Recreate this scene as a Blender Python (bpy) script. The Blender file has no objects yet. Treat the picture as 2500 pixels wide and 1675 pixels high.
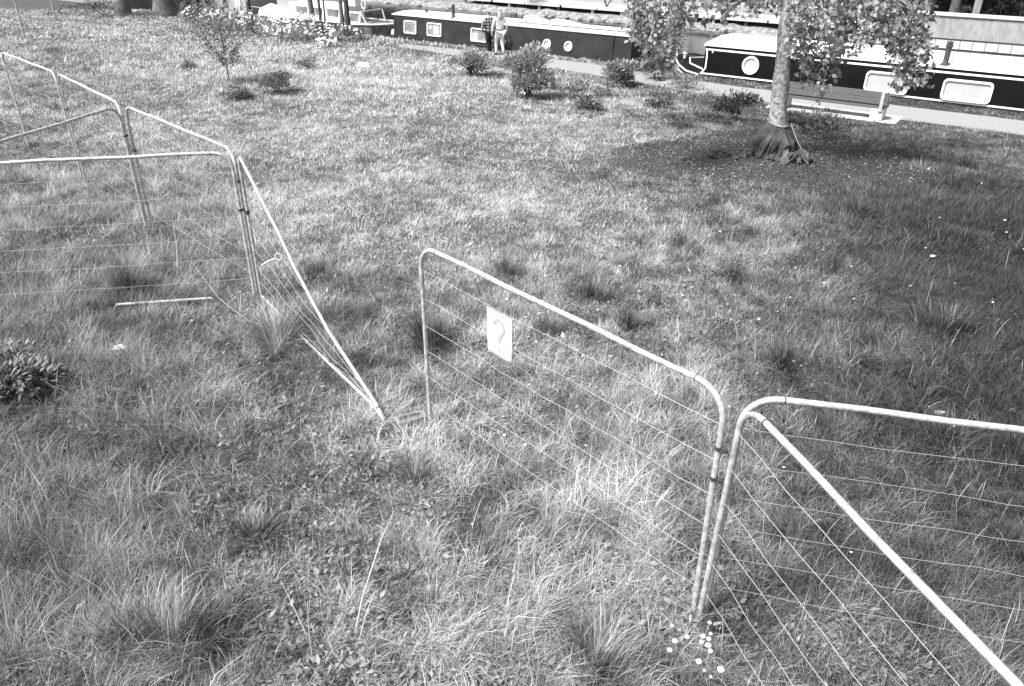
import bpy, math, random
import numpy as np
random.seed(7)
R = np.random.default_rng(7)
PI = math.pi
sc = bpy.context.scene
COL = sc.collection

# ------------------------------------------------------------------ camera, sky, sun, exposure
cd = bpy.data.cameras.new('camera'); cam = bpy.data.objects.new('camera', cd); COL.objects.link(cam)
cam.location = (0, 0, 4.9); cam.rotation_euler = (math.radians(90 - 29), 0, 0)
cd.sensor_width = 36; cd.lens = 28.0; cd.clip_end = 1500; cd.clip_start = .1
sc.camera = cam
SUN_EL, SUN_AZ = 56, -118            # degrees; azimuth clockwise from +Y
w = bpy.data.worlds.new('World'); sc.world = w; w.use_nodes = True
nt = w.node_tree; bg = nt.nodes['Background']
sky = nt.nodes.new('ShaderNodeTexSky'); sky.sky_type = 'NISHITA'; sky.sun_disc = False
sky.sun_elevation = math.radians(SUN_EL); sky.sun_rotation = math.radians(SUN_AZ)
bw = nt.nodes.new('ShaderNodeRGBToBW')                      # black-and-white film: a neutral sky
nt.links.new(sky.outputs[0], bw.inputs[0]); nt.links.new(bw.outputs[0], bg.inputs[0]); bg.inputs[1].default_value = .065
sl = bpy.data.lights.new('sun', 'SUN'); so = bpy.data.objects.new('sun', sl); COL.objects.link(so)
sl.energy = 2.9; sl.angle = math.radians(18); sl.color = (1, .995, .985)
a, e = math.radians(SUN_AZ), math.radians(SUN_EL)
so.rotation_euler = (PI / 2 - e, 0, PI - a)   # points from the sun down to the scene
sc.view_settings.view_transform = 'Standard'; sc.view_settings.look = 'None'
sc.view_settings.exposure = 1.75; sc.view_settings.gamma = 1; sc.view_settings.use_curve_mapping = False
sc.render.engine = 'CYCLES'

# ------------------------------------------------------------------ canal frame and terrain
EU = np.array([-.824, .566]); EV = np.array([.566, .824])
def C(u, v, z): return np.array([u * EU[0] + v * EV[0], u * EU[1] + v * EV[1], z])
def sst(x, a, b):
    t = np.clip((np.asarray(x, float) - a) / (b - a), 0, 1); return t * t * (3 - 2 * t)
def _h(ix, iy, s):
    n = (ix.astype(np.int64) * 374761393 + iy.astype(np.int64) * 668265263 + s * 974711) & 0xffffffff
    n = ((n ^ (n >> 13)) * 1274126177) & 0xffffffff
    n = ((n ^ (n >> 16)) * 2246822519) & 0xffffffff
    return ((n >> 8) & 0xffff) / 65535.0
def vn(x, y, s=0):
    x = np.asarray(x, float); y = np.asarray(y, float)
    ix = np.floor(x); iy = np.floor(y); fx = x - ix; fy = y - iy
    fx = fx * fx * (3 - 2 * fx); fy = fy * fy * (3 - 2 * fy)
    a, b, c, d = _h(ix, iy, s), _h(ix + 1, iy, s), _h(ix, iy + 1, s), _h(ix + 1, iy + 1, s)
    return (a * (1 - fx) + b * fx) * (1 - fy) + (c * (1 - fx) + d * fx) * fy
def fbm(x, y, s=0, o=3):
    t = 0; k = 1; n = 0
    for i in range(o):
        t = t + k * vn(x * 2 ** i + 7.3 * i, y * 2 ** i - 3.1 * i, s + i); n += k; k *= .5
    return t / n
def bank_edge(u): return 28.48 + .6 * sst(u, 10, 16)
def path_v(u):
    s = 1.15 * sst(u, 9, 17); return 25.5 + s, 27.4 + s * .88
def TZ(x, y):
    x = np.asarray(x, float); y = np.asarray(y, float)
    v = x * EV[0] + y * EV[1]
    base = -.62 * sst(v, 17, 25.5)
    bump = (.10 * (fbm(x * .35, y * .35, 11) - .5) + .05 * (fbm(x * 1.3, y * 1.3, 21, 2) - .5)) * (1 - .9 * sst(v, 23.5, 25))
    return base + bump
def tz(x, y): return float(TZ(np.array([x]), np.array([y]))[0])

# ------------------------------------------------------------------ materials
def mat(name, v, rough=.75, var=0., scale=6., bump=0., spec=.3, attr=False, transl=0., stretch=None, detail=6., metal=0.):
    m = bpy.data.materials.new(name); m.use_nodes = True; N = m.node_tree.nodes; L = m.node_tree.links
    b = N['Principled BSDF']; b.inputs['Roughness'].default_value = rough
    b.inputs['Specular IOR Level'].default_value = spec; b.inputs['Metallic'].default_value = metal
    b.inputs['Base Color'].default_value = (v, v, v, 1)
    src = None
    if var or bump:
        tc = N.new('ShaderNodeTexCoord'); n = N.new('ShaderNodeTexNoise')
        n.inputs['Scale'].default_value = scale; n.inputs['Detail'].default_value = detail; n.inputs['Roughness'].default_value = .65
        if stretch:
            mp = N.new('ShaderNodeMapping'); mp.inputs['Scale'].default_value = stretch
            L.new(tc.outputs['Object'], mp.inputs[0]); L.new(mp.outputs[0], n.inputs['Vector'])
        else: L.new(tc.outputs['Object'], n.inputs['Vector'])
        r = N.new('ShaderNodeMapRange'); r.inputs['From Min'].default_value = .3; r.inputs['From Max'].default_value = .7
        r.inputs['To Min'].default_value = v * (1 - var); r.inputs['To Max'].default_value = v * (1 + var)
        L.new(n.outputs['Fac'], r.inputs['Value']); src = r.outputs[0]
        if bump:
            bp = N.new('ShaderNodeBump'); bp.inputs['Strength'].default_value = bump; bp.inputs['Distance'].default_value = .02
            L.new(n.outputs['Fac'], bp.inputs['Height']); L.new(bp.outputs[0], b.inputs['Normal'])
    if attr:
        at = N.new('ShaderNodeAttribute'); at.attribute_name = 'tone'; src = at.outputs['Fac']
    if src is not None: L.new(src, b.inputs['Base Color'])
    if transl:
        t = N.new('ShaderNodeBsdfTranslucent'); mx = N.new('ShaderNodeMixShader'); mx.inputs[0].default_value = transl
        if src is not None: L.new(src, t.inputs['Color'])
        else: t.inputs['Color'].default_value = (v, v, v, 1)
        L.new(b.outputs[0], mx.inputs[1]); L.new(t.outputs[0], mx.inputs[2]); L.new(mx.outputs[0], N['Material Output'].inputs[0])
    return m
M = {}
M['soil'] = mat('soil', .06, .95, .6, 22, .5, detail=9.)
M['grass'] = mat('grass', .2, .55, attr=True, transl=.25, spec=.35)
M['leaf'] = mat('leaf', .15, .5, attr=True, transl=.25, spec=.35)
M['petal'] = mat('petal', .8, .7, .1, 30, transl=.25)
M['gravel'] = mat('path_gravel', .25, .95, .22, 26, .25)
M['mulch'] = mat('mulch', .045, .95, .7, 40, .6)
M['galv'] = mat('galvanised', .43, .55, .5, 20, .2, .4, metal=.2)
M['wire'] = mat('wire', .5, .4, spec=.5, metal=.3)
M['thinwire'] = mat('thin_wire', .22, .5, spec=.4)
M['darkiron'] = mat('dark_iron', .05, .5, .3, 20)
M['plastic'] = mat('rubber_block', .2, .8, .3, 14, .2)
M['white'] = mat('white_paint', .82, .45, .06, 8, spec=.4)
M['roofwhite'] = mat('roof_white', .86, .55, .05, 3, spec=.3)
M['paper'] = mat('paper', .88, .7, .03, 12)
M['ink'] = mat('faded_ink', .34, .8, .12, 60)
M['boatgrey'] = mat('dark_boat_paint', .03, .4, .4, 1.6, .06, .25)
M['boatblack'] = mat('black_boat_paint', .006, .3, .3, 3, .02, .15)
M['hull'] = mat('hull_black', .02, .6, .4, 5, .1)
M['glassgrey'] = mat('window_grey', .22, .12, .35, 3, spec=.6)
M['glasspale'] = mat('window_blind', .40, .25, .08, 4, spec=.5)
M['greyhull'] = mat('grey_hull', .16, .6, .6, 5, .1)
M['concrete'] = mat('concrete', .30, .9, .28, 5, .25, stretch=(1, 1, .35))
M['palecon'] = mat('pale_concrete', .52, .85, .10, 7, .1)
M['wood'] = mat('weathered_wood', .12, .8, .35, 14, .2, stretch=(1, 1, 6))
M['palewood'] = mat('pale_wood', .42, .8, .25, 14, .2)
M['bark'] = mat('lichen_bark', .32, .9, .92, 15, .6, detail=10.)
M['darkbark'] = mat('dark_bark', .06, .95, .6, 16, .7, stretch=(1, 1, .25))
M['greybark'] = mat('grey_bark', .15, .95, .5, 14, .6, stretch=(1, 1, .3))
M['twig'] = mat('twig', .30, .8, .3, 20)
M['tarp'] = mat('tarp', .06, .8, .6, 7, .5, .2)
M['skin'] = mat('skin', .45, .6)
M['hairdark'] = mat('dark_hair', .02, .6)
M['hairblond'] = mat('fair_hair', .55, .6, .25, 60)
M['knit'] = mat('white_knit', .72, .9, .08, 50, .2)
M['palecloth'] = mat('pale_trousers', .66, .9, .08, 30)
M['blackcloth'] = mat('black_cloth', .018, .9)
M['shoe'] = mat('dark_shoe', .03, .6)
M['houseboat'] = mat('houseboat_wall', .34, .8, .15, 10, .1)
M['tarpwhite'] = mat('white_sheet', .8, .7, .08, 3, .2)
m = mat('plaid', .5, .9); M['plaid'] = m
N = m.node_tree.nodes; L = m.node_tree.links
tc = N.new('ShaderNodeTexCoord'); sx = N.new('ShaderNodeSeparateXYZ'); L.new(tc.outputs['Object'], sx.inputs[0])
def stripe(sock, k):
    q = N.new('ShaderNodeMath'); q.operation = 'MULTIPLY'; q.inputs[1].default_value = k; L.new(sock, q.inputs[0])
    f = N.new('ShaderNodeMath'); f.operation = 'FRACT'; L.new(q.outputs[0], f.inputs[0])
    g = N.new('ShaderNodeMath'); g.operation = 'GREATER_THAN'; g.inputs[1].default_value = .5; L.new(f.outputs[0], g.inputs[0]); return g.outputs[0]
s1, s2 = stripe(sx.outputs[0], 8.5), stripe(sx.outputs[2], 8.5)
ad = N.new('ShaderNodeMath'); ad.operation = 'ADD'; L.new(s1, ad.inputs[0]); L.new(s2, ad.inputs[1])
mr = N.new('ShaderNodeMapRange'); mr.inputs['From Max'].default_value = 2; mr.inputs['To Min'].default_value = .38; mr.inputs['To Max'].default_value = .012
L.new(ad.outputs[0], mr.inputs['Value']); L.new(mr.outputs[0], N['Principled BSDF'].inputs['Base Color'])
m = mat('canal_water', .012, .08, spec=.5); M['water'] = m
N = m.node_tree.nodes; L = m.node_tree.links
tc = N.new('ShaderNodeTexCoord'); mp = N.new('ShaderNodeMapping'); mp.inputs['Scale'].default_value = (1, 1, 1)
n1 = N.new('ShaderNodeTexNoise'); n1.inputs['Scale'].default_value = 1.6; n1.inputs['Detail'].default_value = 5; n1.inputs['Roughness'].default_value = .6
L.new(tc.outputs['Object'], n1.inputs['Vector'])
bp = N.new('ShaderNodeBump'); bp.inputs['Strength'].default_value = .14; bp.inputs['Distance'].default_value = .1
L.new(n1.outputs['Fac'], bp.inputs['Height']); L.new(bp.outputs[0], N['Principled BSDF'].inputs['Normal'])

# ------------------------------------------------------------------ builders
ORG = {}
class MB:
    def __init__(s): s.v = []; s.f = []
    def add(s, V, F):
        o = len(s.v); s.v += [tuple(map(float, p)) for p in V]; s.f += [tuple(i + o for i in f) for f in F]; return s
    def hexa(s, P):   # 8 points: bottom 0-3, top 4-7
        return s.add(P, [(3, 2, 1, 0), (4, 5, 6, 7), (0, 1, 5, 4), (1, 2, 6, 5), (2, 3, 7, 6), (3, 0, 4, 7)])
    def cbox(s, u0, u1, v0, v1, z0, z1):
        q = [(u0, v0), (u1, v0), (u1, v1), (u0, v1)]
        return s.hexa([C(u, v, z0) for u, v in q] + [C(u, v, z1) for u, v in q])
    def cprism(s, sec, u0, u1):
        n = len(sec); V = [C(u0, v, z) for v, z in sec] + [C(u1, v, z) for v, z in sec]
        return s.add(V, [tuple(range(n))[::-1], tuple(range(n, 2 * n))] + [(i, (i + 1) % n, n + (i + 1) % n, n + i) for i in range(n)])
    def beam(s, a, b, w, h, up=(0, 0, 1)):
        a = np.array(a, float); b = np.array(b, float); d = b - a; d /= np.linalg.norm(d)
        x = np.cross(d, up); x /= np.linalg.norm(x); y = np.cross(x, d)
        q = [(-1, -1), (1, -1), (1, 1), (-1, 1)]
        return s.hexa([a + x * w / 2 * i + y * h / 2 * j for i, j in q] + [b + x * w / 2 * i + y * h / 2 * j for i, j in q])
    def tube(s, P, r, n=8, caps=True):
        P = [np.array(p, float) for p in P]; k = len(P)
        rr = list(r) if hasattr(r, '__len__') else [r] * k
        t0 = P[1] - P[0]; t0 /= np.linalg.norm(t0)
        x = np.cross(t0, (0, 0, 1) if abs(t0[2]) < .9 else (1, 0, 0)); x /= np.linalg.norm(x)
        V = []
        for i in range(k):
            t = P[min(i + 1, k - 1)] - P[max(i - 1, 0)]; t /= np.linalg.norm(t)
            x = x - t * (x @ t); x /= np.linalg.norm(x); y = np.cross(t, x)
            V += [P[i] + rr[i] * (x * math.cos(2 * PI * j / n) + y * math.sin(2 * PI * j / n)) for j in range(n)]
        F = [(i * n + j, i * n + (j + 1) % n, (i + 1) * n + (j + 1) % n, (i + 1) * n + j) for i in range(k - 1) for j in range(n)]
        if caps: F += [tuple(range(n))[::-1], tuple(range((k - 1) * n, k * n))]
        return s.add(V, F)
    def lathe(s, c, prof, n=20):
        c = np.array(c, float); k = len(prof)
        V = [c + (r * math.cos(2 * PI * j / n), r * math.sin(2 * PI * j / n), z) for r, z in prof for j in range(n)]
        F = [(i * n + j, i * n + (j + 1) % n, (i + 1) * n + (j + 1) % n, (i + 1) * n + j) for i in range(k - 1) for j in range(n)]
        return s.add(V, F + [tuple(range(n))[::-1], tuple(range((k - 1) * n, k * n))])
    def cring(s, outer, inner, v0, v1, k=0, zr=0):   # (u,z) outlines with equal counts, extruded along v
        n = len(outer); V = [C(u, v + k * (z - zr), z) for v in (v0, v1) for o in (outer, inner) for u, z in o]
        F = []
        for i in range(n):
            j = (i + 1) % n
            F += [(i, j, n + j, n + i), (2 * n + j, 2 * n + i, 3 * n + i, 3 * n + j), (i, 2 * n + i, 2 * n + j, j), (n + i, n + j, 3 * n + j, 3 * n + i)]
        return s.add(V, F)
    def cplate(s, out, v0, v1, k=0, zr=0):
        n = len(out); V = [C(u, v + k * (z - zr), z) for v in (v0, v1) for u, z in out]
        return s.add(V, [tuple(range(n)), tuple(range(n, 2 * n))[::-1]] + [(i, n + i, n + (i + 1) % n, (i + 1) % n) for i in range(n)])
def rrect(u0, u1, z0, z1, r, k=5):
    o = []
    for cu, cz, a0 in ((u1 - r, z1 - r, 0), (u0 + r, z1 - r, PI / 2), (u0 + r, z0 + r, PI), (u1 - r, z0 + r, 1.5 * PI)):
        o += [(cu + r * math.cos(a0 + PI / 2 * i / k), cz + r * math.sin(a0 + PI / 2 * i / k)) for i in range(k + 1)]
    return o
def circ(u, z, r, n=24, sq=1): return [(u + r * math.cos(2 * PI * i / n), z + r * sq * math.sin(2 * PI * i / n)) for i in range(n)]
def meta(o, label=None, cat=None, group=None, kind=None):
    for k, v in (('label', label), ('category', cat), ('group', group), ('kind', kind)):
        if v: o[k] = v
    return o
def thing(name, label, cat, loc, group=None):
    o = bpy.data.objects.new(name, None); COL.objects.link(o); o.location = tuple(map(float, loc)); o.empty_display_size = .2
    ORG[o] = np.array(loc, float); return meta(o, label, cat, group)
def link(name, me, parent, org):
    o = bpy.data.objects.new(name, me); COL.objects.link(o)
    if parent is not None: o.parent = parent; ORG[o] = ORG[parent]
    else: o.location = tuple(map(float, org)); ORG[o] = np.array(org, float)
    return o
def obj(name, mb, material, parent=None, loc=None, smooth=False, label=None, cat=None, group=None, kind=None, bevel=0):
    org = ORG[parent] if parent is not None else np.array(loc if loc is not None else (0, 0, 0), float)
    me = bpy.data.meshes.new(name); me.from_pydata([tuple(np.array(p) - org) for p in mb.v], [], mb.f); me.validate()
    me.materials.append(material)
    if smooth: me.polygons.foreach_set('use_smooth', [True] * len(me.polygons))
    o = link(name, me, parent, org); meta(o, label, cat, group, kind)
    if smooth: sharp(me)
    if bevel:
        b = o.modifiers.new('bevel', 'BEVEL'); b.width = bevel; b.segments = 2; b.limit_method = 'ANGLE'
    return o
def sharp(me, ang=.7):
    try: me.set_sharp_from_angle(angle=ang)
    except Exception: pass
def npobj(name, V, F, tone, material, parent=None, loc=None, label=None, cat=None, group=None, kind=None, smooth=False):
    """V (n,3); F list of (m,k) index arrays; tone per vertex"""
    org = ORG[parent] if parent is not None else np.array(loc if loc is not None else (0, 0, 0), float)
    me = bpy.data.meshes.new(name); V = np.asarray(V, np.float32) - org.astype(np.float32)
    me.vertices.add(len(V)); me.vertices.foreach_set('co', V.ravel())
    idx = np.concatenate([f.ravel() for f in F]).astype(np.int32)
    tot = np.concatenate([np.full(len(f), f.shape[1]) for f in F]); st = np.concatenate([[0], np.cumsum(tot)[:-1]]).astype(np.int32)
    me.loops.add(len(idx)); me.loops.foreach_set('vertex_index', idx)
    me.polygons.add(len(tot)); me.polygons.foreach_set('loop_start', st)
    me.update(calc_edges=True)
    if smooth: me.polygons.foreach_set('use_smooth', np.ones(len(tot), bool))
    if tone is not None:
        a = me.attributes.new('tone', 'FLOAT', 'POINT'); a.data.foreach_set('value', np.asarray(tone, np.float32))
    me.materials.append(material)
    return meta(link(name, me, parent, org), label, cat, group, kind)
def blade_geo(P, H, W, az, bend, tone, seg=2):
    """grass blades: roots P(n,3), height, width, lean azimuth, lean amount (fraction of height)"""
    n = len(P); L = np.stack([np.cos(az), np.sin(az), np.zeros(n)], 1)
    sa = az + PI / 2 + R.normal(0, .5, n); S = np.stack([np.cos(sa), np.sin(sa), np.zeros(n)], 1) * (W / 2)[:, None]
    up = np.array([0, 0, 1.]); rows = []; F = []
    nv = seg * 2 + 1
    for i in range(seg):
        t = i / seg
        c = P + up * (H * (t - .22 * bend * t * t))[:, None] + L * (H * bend * t ** 1.8)[:, None]
        k = 1 - .35 * t
        rows += [c - S * k, c + S * k]
    c = P + up * (H * np.maximum(1 - .35 * bend ** 1.5, .1))[:, None] + L * (H * bend)[:, None]
    rows.append(c)
    V = np.stack(rows, 1).reshape(-1, 3); b = (np.arange(n) * nv)[:, None]
    Q = [b + np.array([[2 * i, 2 * i + 1, 2 * i + 3, 2 * i + 2]]) for i in range(seg - 1)]
    T = b + np.array([[2 * seg - 2, 2 * seg - 1, 2 * seg]])
    return V, Q, T, np.repeat(tone, nv)
def leaf_geo(P, D, Nn, Ln, Wd, tone, fold=.25, droop=.15):
    """folded pointed leaves: base P, direction D, approximate normal Nn"""
    D = D / np.linalg.norm(D, axis=1)[:, None]; S = np.cross(D, Nn); S /= np.linalg.norm(S, axis=1)[:, None] + 1e-9; U = np.cross(S, D)
    n = len(P); Ln = Ln[:, None]; Wd = Wd[:, None]
    c = P + D * Ln * .45 - U * Wd * fold * .6
    V = np.stack([P, P + D * Ln * .42 + S * Wd / 2, P + D * Ln - U * Ln * droop, P + D * Ln * .42 - S * Wd / 2, c], 1).reshape(-1, 3)
    b = (np.arange(n) * 5)[:, None]
    T = np.concatenate([b + np.array([[0, 4, 1]]), b + np.array([[1, 4, 2]]), b + np.array([[0, 3, 4]]), b + np.array([[3, 2, 4]])])
    return V, T, np.repeat(tone, 5)
def rdir(n):
    d = R.normal(size=(n, 3)); return d / np.linalg.norm(d, axis=1)[:, None]

# ------------------------------------------------------------------ ground, path, water, far bank
u_ = np.concatenate([np.linspace(-200, -14, 20), np.arange(-13, 56, .45), np.linspace(57, 260, 24)])
v_ = np.concatenate([np.linspace(-120, -3, 18), np.arange(-2, 28.3, .4), [28.48, 28.52, 28.6]])
UU, VV = np.meshgrid(u_, v_, indexing='ij'); VV = VV + .6 * sst(UU, 10, 16) * sst(VV, 20, 28.4)
X = UU * EU[0] + VV * EV[0]; Y = UU * EU[1] + VV * EV[1]; Z = TZ(X, Y)
Z[:, -2] -= .12; Z[:, -1] = -1.6
nu, nv = UU.shape; I = np.arange(nu * nv).reshape(nu, nv)
F = np.stack([I[:-1, :-1], I[:-1, 1:], I[1:, 1:], I[1:, :-1]], -1).reshape(-1, 4)[:, ::-1]
npobj('ground', np.stack([X, Y, Z], -1).reshape(-1, 3), [F], None, M['soil'], kind='structure', smooth=True)
mb = MB(); us = np.arange(-40, 25.1, .5)
for i, u in enumerate(us):
    a_, b_ = path_v(u)
    if u > 20: k = (u - 20) / 5.2; a_ += (b_ - a_) * .4 * k; b_ -= (b_ - a_) * .4 * k
    mb.v += [tuple(C(u, a_ + .12 * (fbm(u * .8, 0., 3) - .5), -.604)), tuple(C(u, b_ + .1 * (fbm(u * .8, 5., 4) - .5), -.604))]
    if i: mb.f.append((2 * i - 2, 2 * i - 1, 2 * i + 1, 2 * i))
obj('towpath', mb, M['gravel'], kind='structure')
mb = MB(); mb.add([C(-200, 28, -1.05), C(-200, 47, -1.05), C(260, 47, -1.05), C(260, 28, -1.05)], [(0, 1, 2, 3)])
obj('canal_water', mb, M['water'], kind='structure')
# far bank: mud slope then flat
u2 = np.concatenate([np.linspace(-200, -12, 12), np.arange(-11, 60, .4), np.linspace(61, 260, 14)])
v2 = np.array([42.2, 42.8, 43.2, 43.6, 44, 44.5, 45.2, 46, 48, 52, 60, 90, 200])
UU, VV = np.meshgrid(u2, v2, indexing='ij'); wl = sst(UU, 7.5, 9.5)
zz = -1.5 + .72 * sst(VV, 42.0, 43.3) + .78 * sst(VV, 44.9, 46.4); zz = zz * wl + (1 - wl) * (-1.6 + 1.75 * sst(VV, 43.3, 43.9))
X = UU * EU[0] + VV * EV[0]; Y = UU * EU[1] + VV * EV[1]; zz += .22 * (fbm(X * 1.4, Y * 1.4, 31) - .5) * wl
nu, nv = UU.shape; I = np.arange(nu * nv).reshape(nu, nv)
F = np.stack([I[:-1, :-1], I[:-1, 1:], I[1:, 1:], I[1:, :-1]], -1).reshape(-1, 4)[:, ::-1]
M['mud'] = mat('bank_mud', .2, .9, .7, 3.5, .6)
npobj('far_bank', np.stack([X, Y, zz], -1).reshape(-1, 3), [F], None, M['mud'], kind='structure', smooth=True)

# ------------------------------------------------------------------ meadow grass (stuff)
MC = (5.72, 17.25); MR = (3.1, 2.45)
def mulch_r(x, y):
    a = np.arctan2((y - MC[1]) / MR[1], (x - MC[0]) / MR[0])
    return np.hypot((x - MC[0]) / MR[0], (y - MC[1]) / MR[1]) + .5 * (fbm(x * .9, y * .9, 41, 4) - .5) + .04 * np.sin(3 * a)
def zones(x, y):
    """height of the grass and its tone by place, with vignette and shade put in at right"""
    n1 = fbm(x * .28, y * .28, 51); n2 = fbm(x * .9, y * .9, 61); n3 = fbm(x * 2.3, y * 2.3, 71, 2)
    wob = 2.0 * (n1 - .5) * 2
    lawn = sst(x + wob, -.55 * y - .5, -.55 * y + 3) * (1 - sst(x + wob, .10 * y - .8, .10 * y + 2.2)) * sst(y + wob * .5, 9.3, 13)
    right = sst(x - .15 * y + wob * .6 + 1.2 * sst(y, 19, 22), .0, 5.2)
    near = 1 - sst(y + wob * .4, 7.0, 11.5)
    left = sst(-x - .22 * y + wob * .4, 1.0, 3.0) * (1 - sst(y, 13, 20))
    far = sst(y, 19, 26) * (1 - right)
    h = .07 + .055 * near + .05 * right * (1 - sst(y, 14, 20)) + .07 * left + .04 * far
    kh = 1 - .4 * lawn
    h = h * (1 + kh * 1.2 * (n2 - .5)) * (1 + kh * .9 * (n3 - .5))
    t = .32 + .09 * lawn - (1 - .4 * sst(y, 13, 18)) * (.225 + .06 * sst(x - .45 * y, -2.2, .8)) * right - .03 * left + .09 * near * np.exp(-((x + .3) / 1.2) ** 2) - .09 * sst(-x, 1.2, 3.4) * near + .05 * far  # right ramp: lusher grass, plus vignette and shade painted into the tone
    k = 1 - .38 * np.maximum(lawn, far) + .3 * right     # the mown lawn is the most even
    t = t * (1 + k * .4 * (n1 - .5)) * (1 + k * .8 * (n2 - .5)) * (1 + k * .9 * (n3 - .5))
    t = t * (1 - k * .5 * sst(fbm(x * 5.5, y * 5.5, 171, 2), .52, .70)) * (1 - k * .35 * sst(fbm(x * 2.2, y * 2.2, 181, 3), .57, .68))
    return h, np.clip(t, .04, .62)
Vs, Qs, Ts, Tn, off = [], [], [], [], 0
Vf, Qf, Tf, Tnf, offf = [], [], [], [], 0
bands = [(2.6, 5.5, 6000, .0046, .2, 2), (5.5, 8.5, 5000, .0056, .2, 2), (8.5, 12, 4600, .0078, .2, 1), (12, 16, 3300, .011, .22, 1), (16, 21, 2100, .0145, .26, 1), (21, 27, 1150, .020, .36, 1), (27, 34, 600, .028, .45, 1), (34, 50, 230, .04, .6, 1)]
for y0, y1, dens, wd, cell, seg in bands:
    hw = .62 * y1 + 2.2; n = int(dens * 2 * hw * (y1 - y0))
    x = R.uniform(-hw, hw, n); y = R.uniform(y0, y1, n)
    k = np.abs(x) < .62 * y + 2.2; x, y = x[k], y[k]; n = len(x)
    # pull blades towards clump centres, on three lattices turned against each other
    g = R.integers(0, 3, n); ga = np.array([.31, 1.33, 2.5])[g]; cl = cell * np.array([.7, 1.0, 1.55])[g]; ca, sa = np.cos(ga), np.sin(ga)
    wxx = x + .25 * (fbm(x * 1.7, y * 1.7, 151, 2) - .5); wyy = y + .25 * (fbm(x * 1.7, y * 1.7, 161, 2) - .5)
    p, q = wxx * ca + wyy * sa, -wxx * sa + wyy * ca; cx = np.floor(p / cl); cy = np.floor(q / cl); sd = 5 + 10 * 0
    gp = (cx + _h(cx + 57 * g, cy, 5)) * cl; gq = (cy + _h(cx + 57 * g, cy, 6)) * cl
    gx, gy = gp * ca - gq * sa - (wxx - x), gp * sa + gq * ca - (wyy - y)
    ch = _h(cx + 57 * g, cy, 7); ct = _h(cx + 57 * g, cy, 8); lng = zones(x, y)[0]; pull = (.05 + .4 * sst(lng, .05, .18)) * (.4 + .8 * _h(cx + 57 * g, cy, 9))
    x = x + (gx - x) * pull; y = y + (gy - y) * pull
    u = x * EU[0] + y * EU[1]; v = x * EV[0] + y * EV[1]; pa, pb = path_v(u)
    ed = .12 * (fbm(x * 3, y * 3, 81, 2) - .5)
    keep = v < bank_edge(u) - .02
    keep &= ~((v > pa + ed + .06) & (v < pb + ed - .05) & ((u < 21) | (R.random(n) < .75 - .3 * sst(u, 21, 25))))
    mr_ = mulch_r(x, y); keep &= R.random(n) < .04 + .96 * sst(mr_, .84, 1.06)
    bare = fbm(x * .7, y * .7, 91); keep &= R.random(n) < .5 + 1.6 * sst(bare, .22, .45)
    x, y, gx, gy, ch, ct, u, v, cl = (q[keep] for q in (x, y, gx, gy, ch, ct, u, v, cl)); n = len(x)
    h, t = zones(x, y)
    h = h * (.4 + .9 * R.random(n) + 1.1 * R.random(n) ** 7) * (.65 + .75 * ch ** 1.5)
    h = np.where((v > 25.2), np.minimum(h, .10 + .1 * R.random(n)), h)
    t = t * (.78 + .44 * ct) * (.35 + 1.3 * R.random(n)); dry = R.random(n) < .10; t = np.where(dry, t * 1.4 + .06, t)
    wx, wy = fbm(x * .5, y * .5, 101) - .5, fbm(x * .5, y * .5, 111) - .5
    dx = (x - gx) / cl * 1.6 + wx * 2.4 + R.normal(0, 1.0, n); dy = (y - gy) / cl * 1.6 + wy * 2.4 + R.normal(0, 1.0, n)
    az = np.arctan2(dy, dx); bend = np.clip(.3 + .5 * np.hypot(dx, dy) * R.uniform(.5, 1.2, n), .1, 1.35)
    P = np.stack([x, y, TZ(x, y) - .005], 1)
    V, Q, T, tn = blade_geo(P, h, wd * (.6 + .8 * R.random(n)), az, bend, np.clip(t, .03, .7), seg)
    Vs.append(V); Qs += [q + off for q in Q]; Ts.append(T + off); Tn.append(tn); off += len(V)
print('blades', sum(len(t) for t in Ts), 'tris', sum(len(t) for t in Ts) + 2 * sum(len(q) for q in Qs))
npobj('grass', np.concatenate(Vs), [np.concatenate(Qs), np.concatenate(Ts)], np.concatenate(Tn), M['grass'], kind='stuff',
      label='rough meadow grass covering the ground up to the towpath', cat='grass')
# broad weed leaves between the grass
n = 90000; yy = 3 + 18 * R.random(n) ** 1.5; xx = R.uniform(-1, 1, n) * (.62 * yy + 2)
wn = fbm(xx * .8, yy * .8, 121) + .28 * np.exp(-(((xx + 2.0) / 1.5) ** 2 + ((yy - 5.3) / .8) ** 2)) + .16 * np.exp(-(((xx - 2.6) / 1.6) ** 2 + ((yy - 8.6) / 1.3) ** 2)) + .1 * np.exp(-(((xx - 2.2) / 1.0) ** 2 + ((yy - 4.6) / .8) ** 2))
k = (wn > .60 - .10 * R.random(n) ** 3) & (mulch_r(xx, yy) > 1.02); xx, yy = xx[k], yy[k]; n = len(xx)
az = R.uniform(0, 2 * PI, n); D = np.stack([np.cos(az), np.sin(az), R.uniform(.0, 1.2, n)], 1)
P = np.stack([xx, yy, TZ(xx, yy) + R.uniform(.01, .11, n)], 1)
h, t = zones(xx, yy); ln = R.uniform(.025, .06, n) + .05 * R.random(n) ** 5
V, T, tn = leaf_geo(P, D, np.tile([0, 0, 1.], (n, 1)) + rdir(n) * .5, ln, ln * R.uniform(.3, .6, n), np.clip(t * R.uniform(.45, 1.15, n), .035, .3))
npobj('weed_leaves', V, [T], tn, M['leaf'], kind='stuff', label='low broad weed leaves growing among the grass', cat='weeds')
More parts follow.
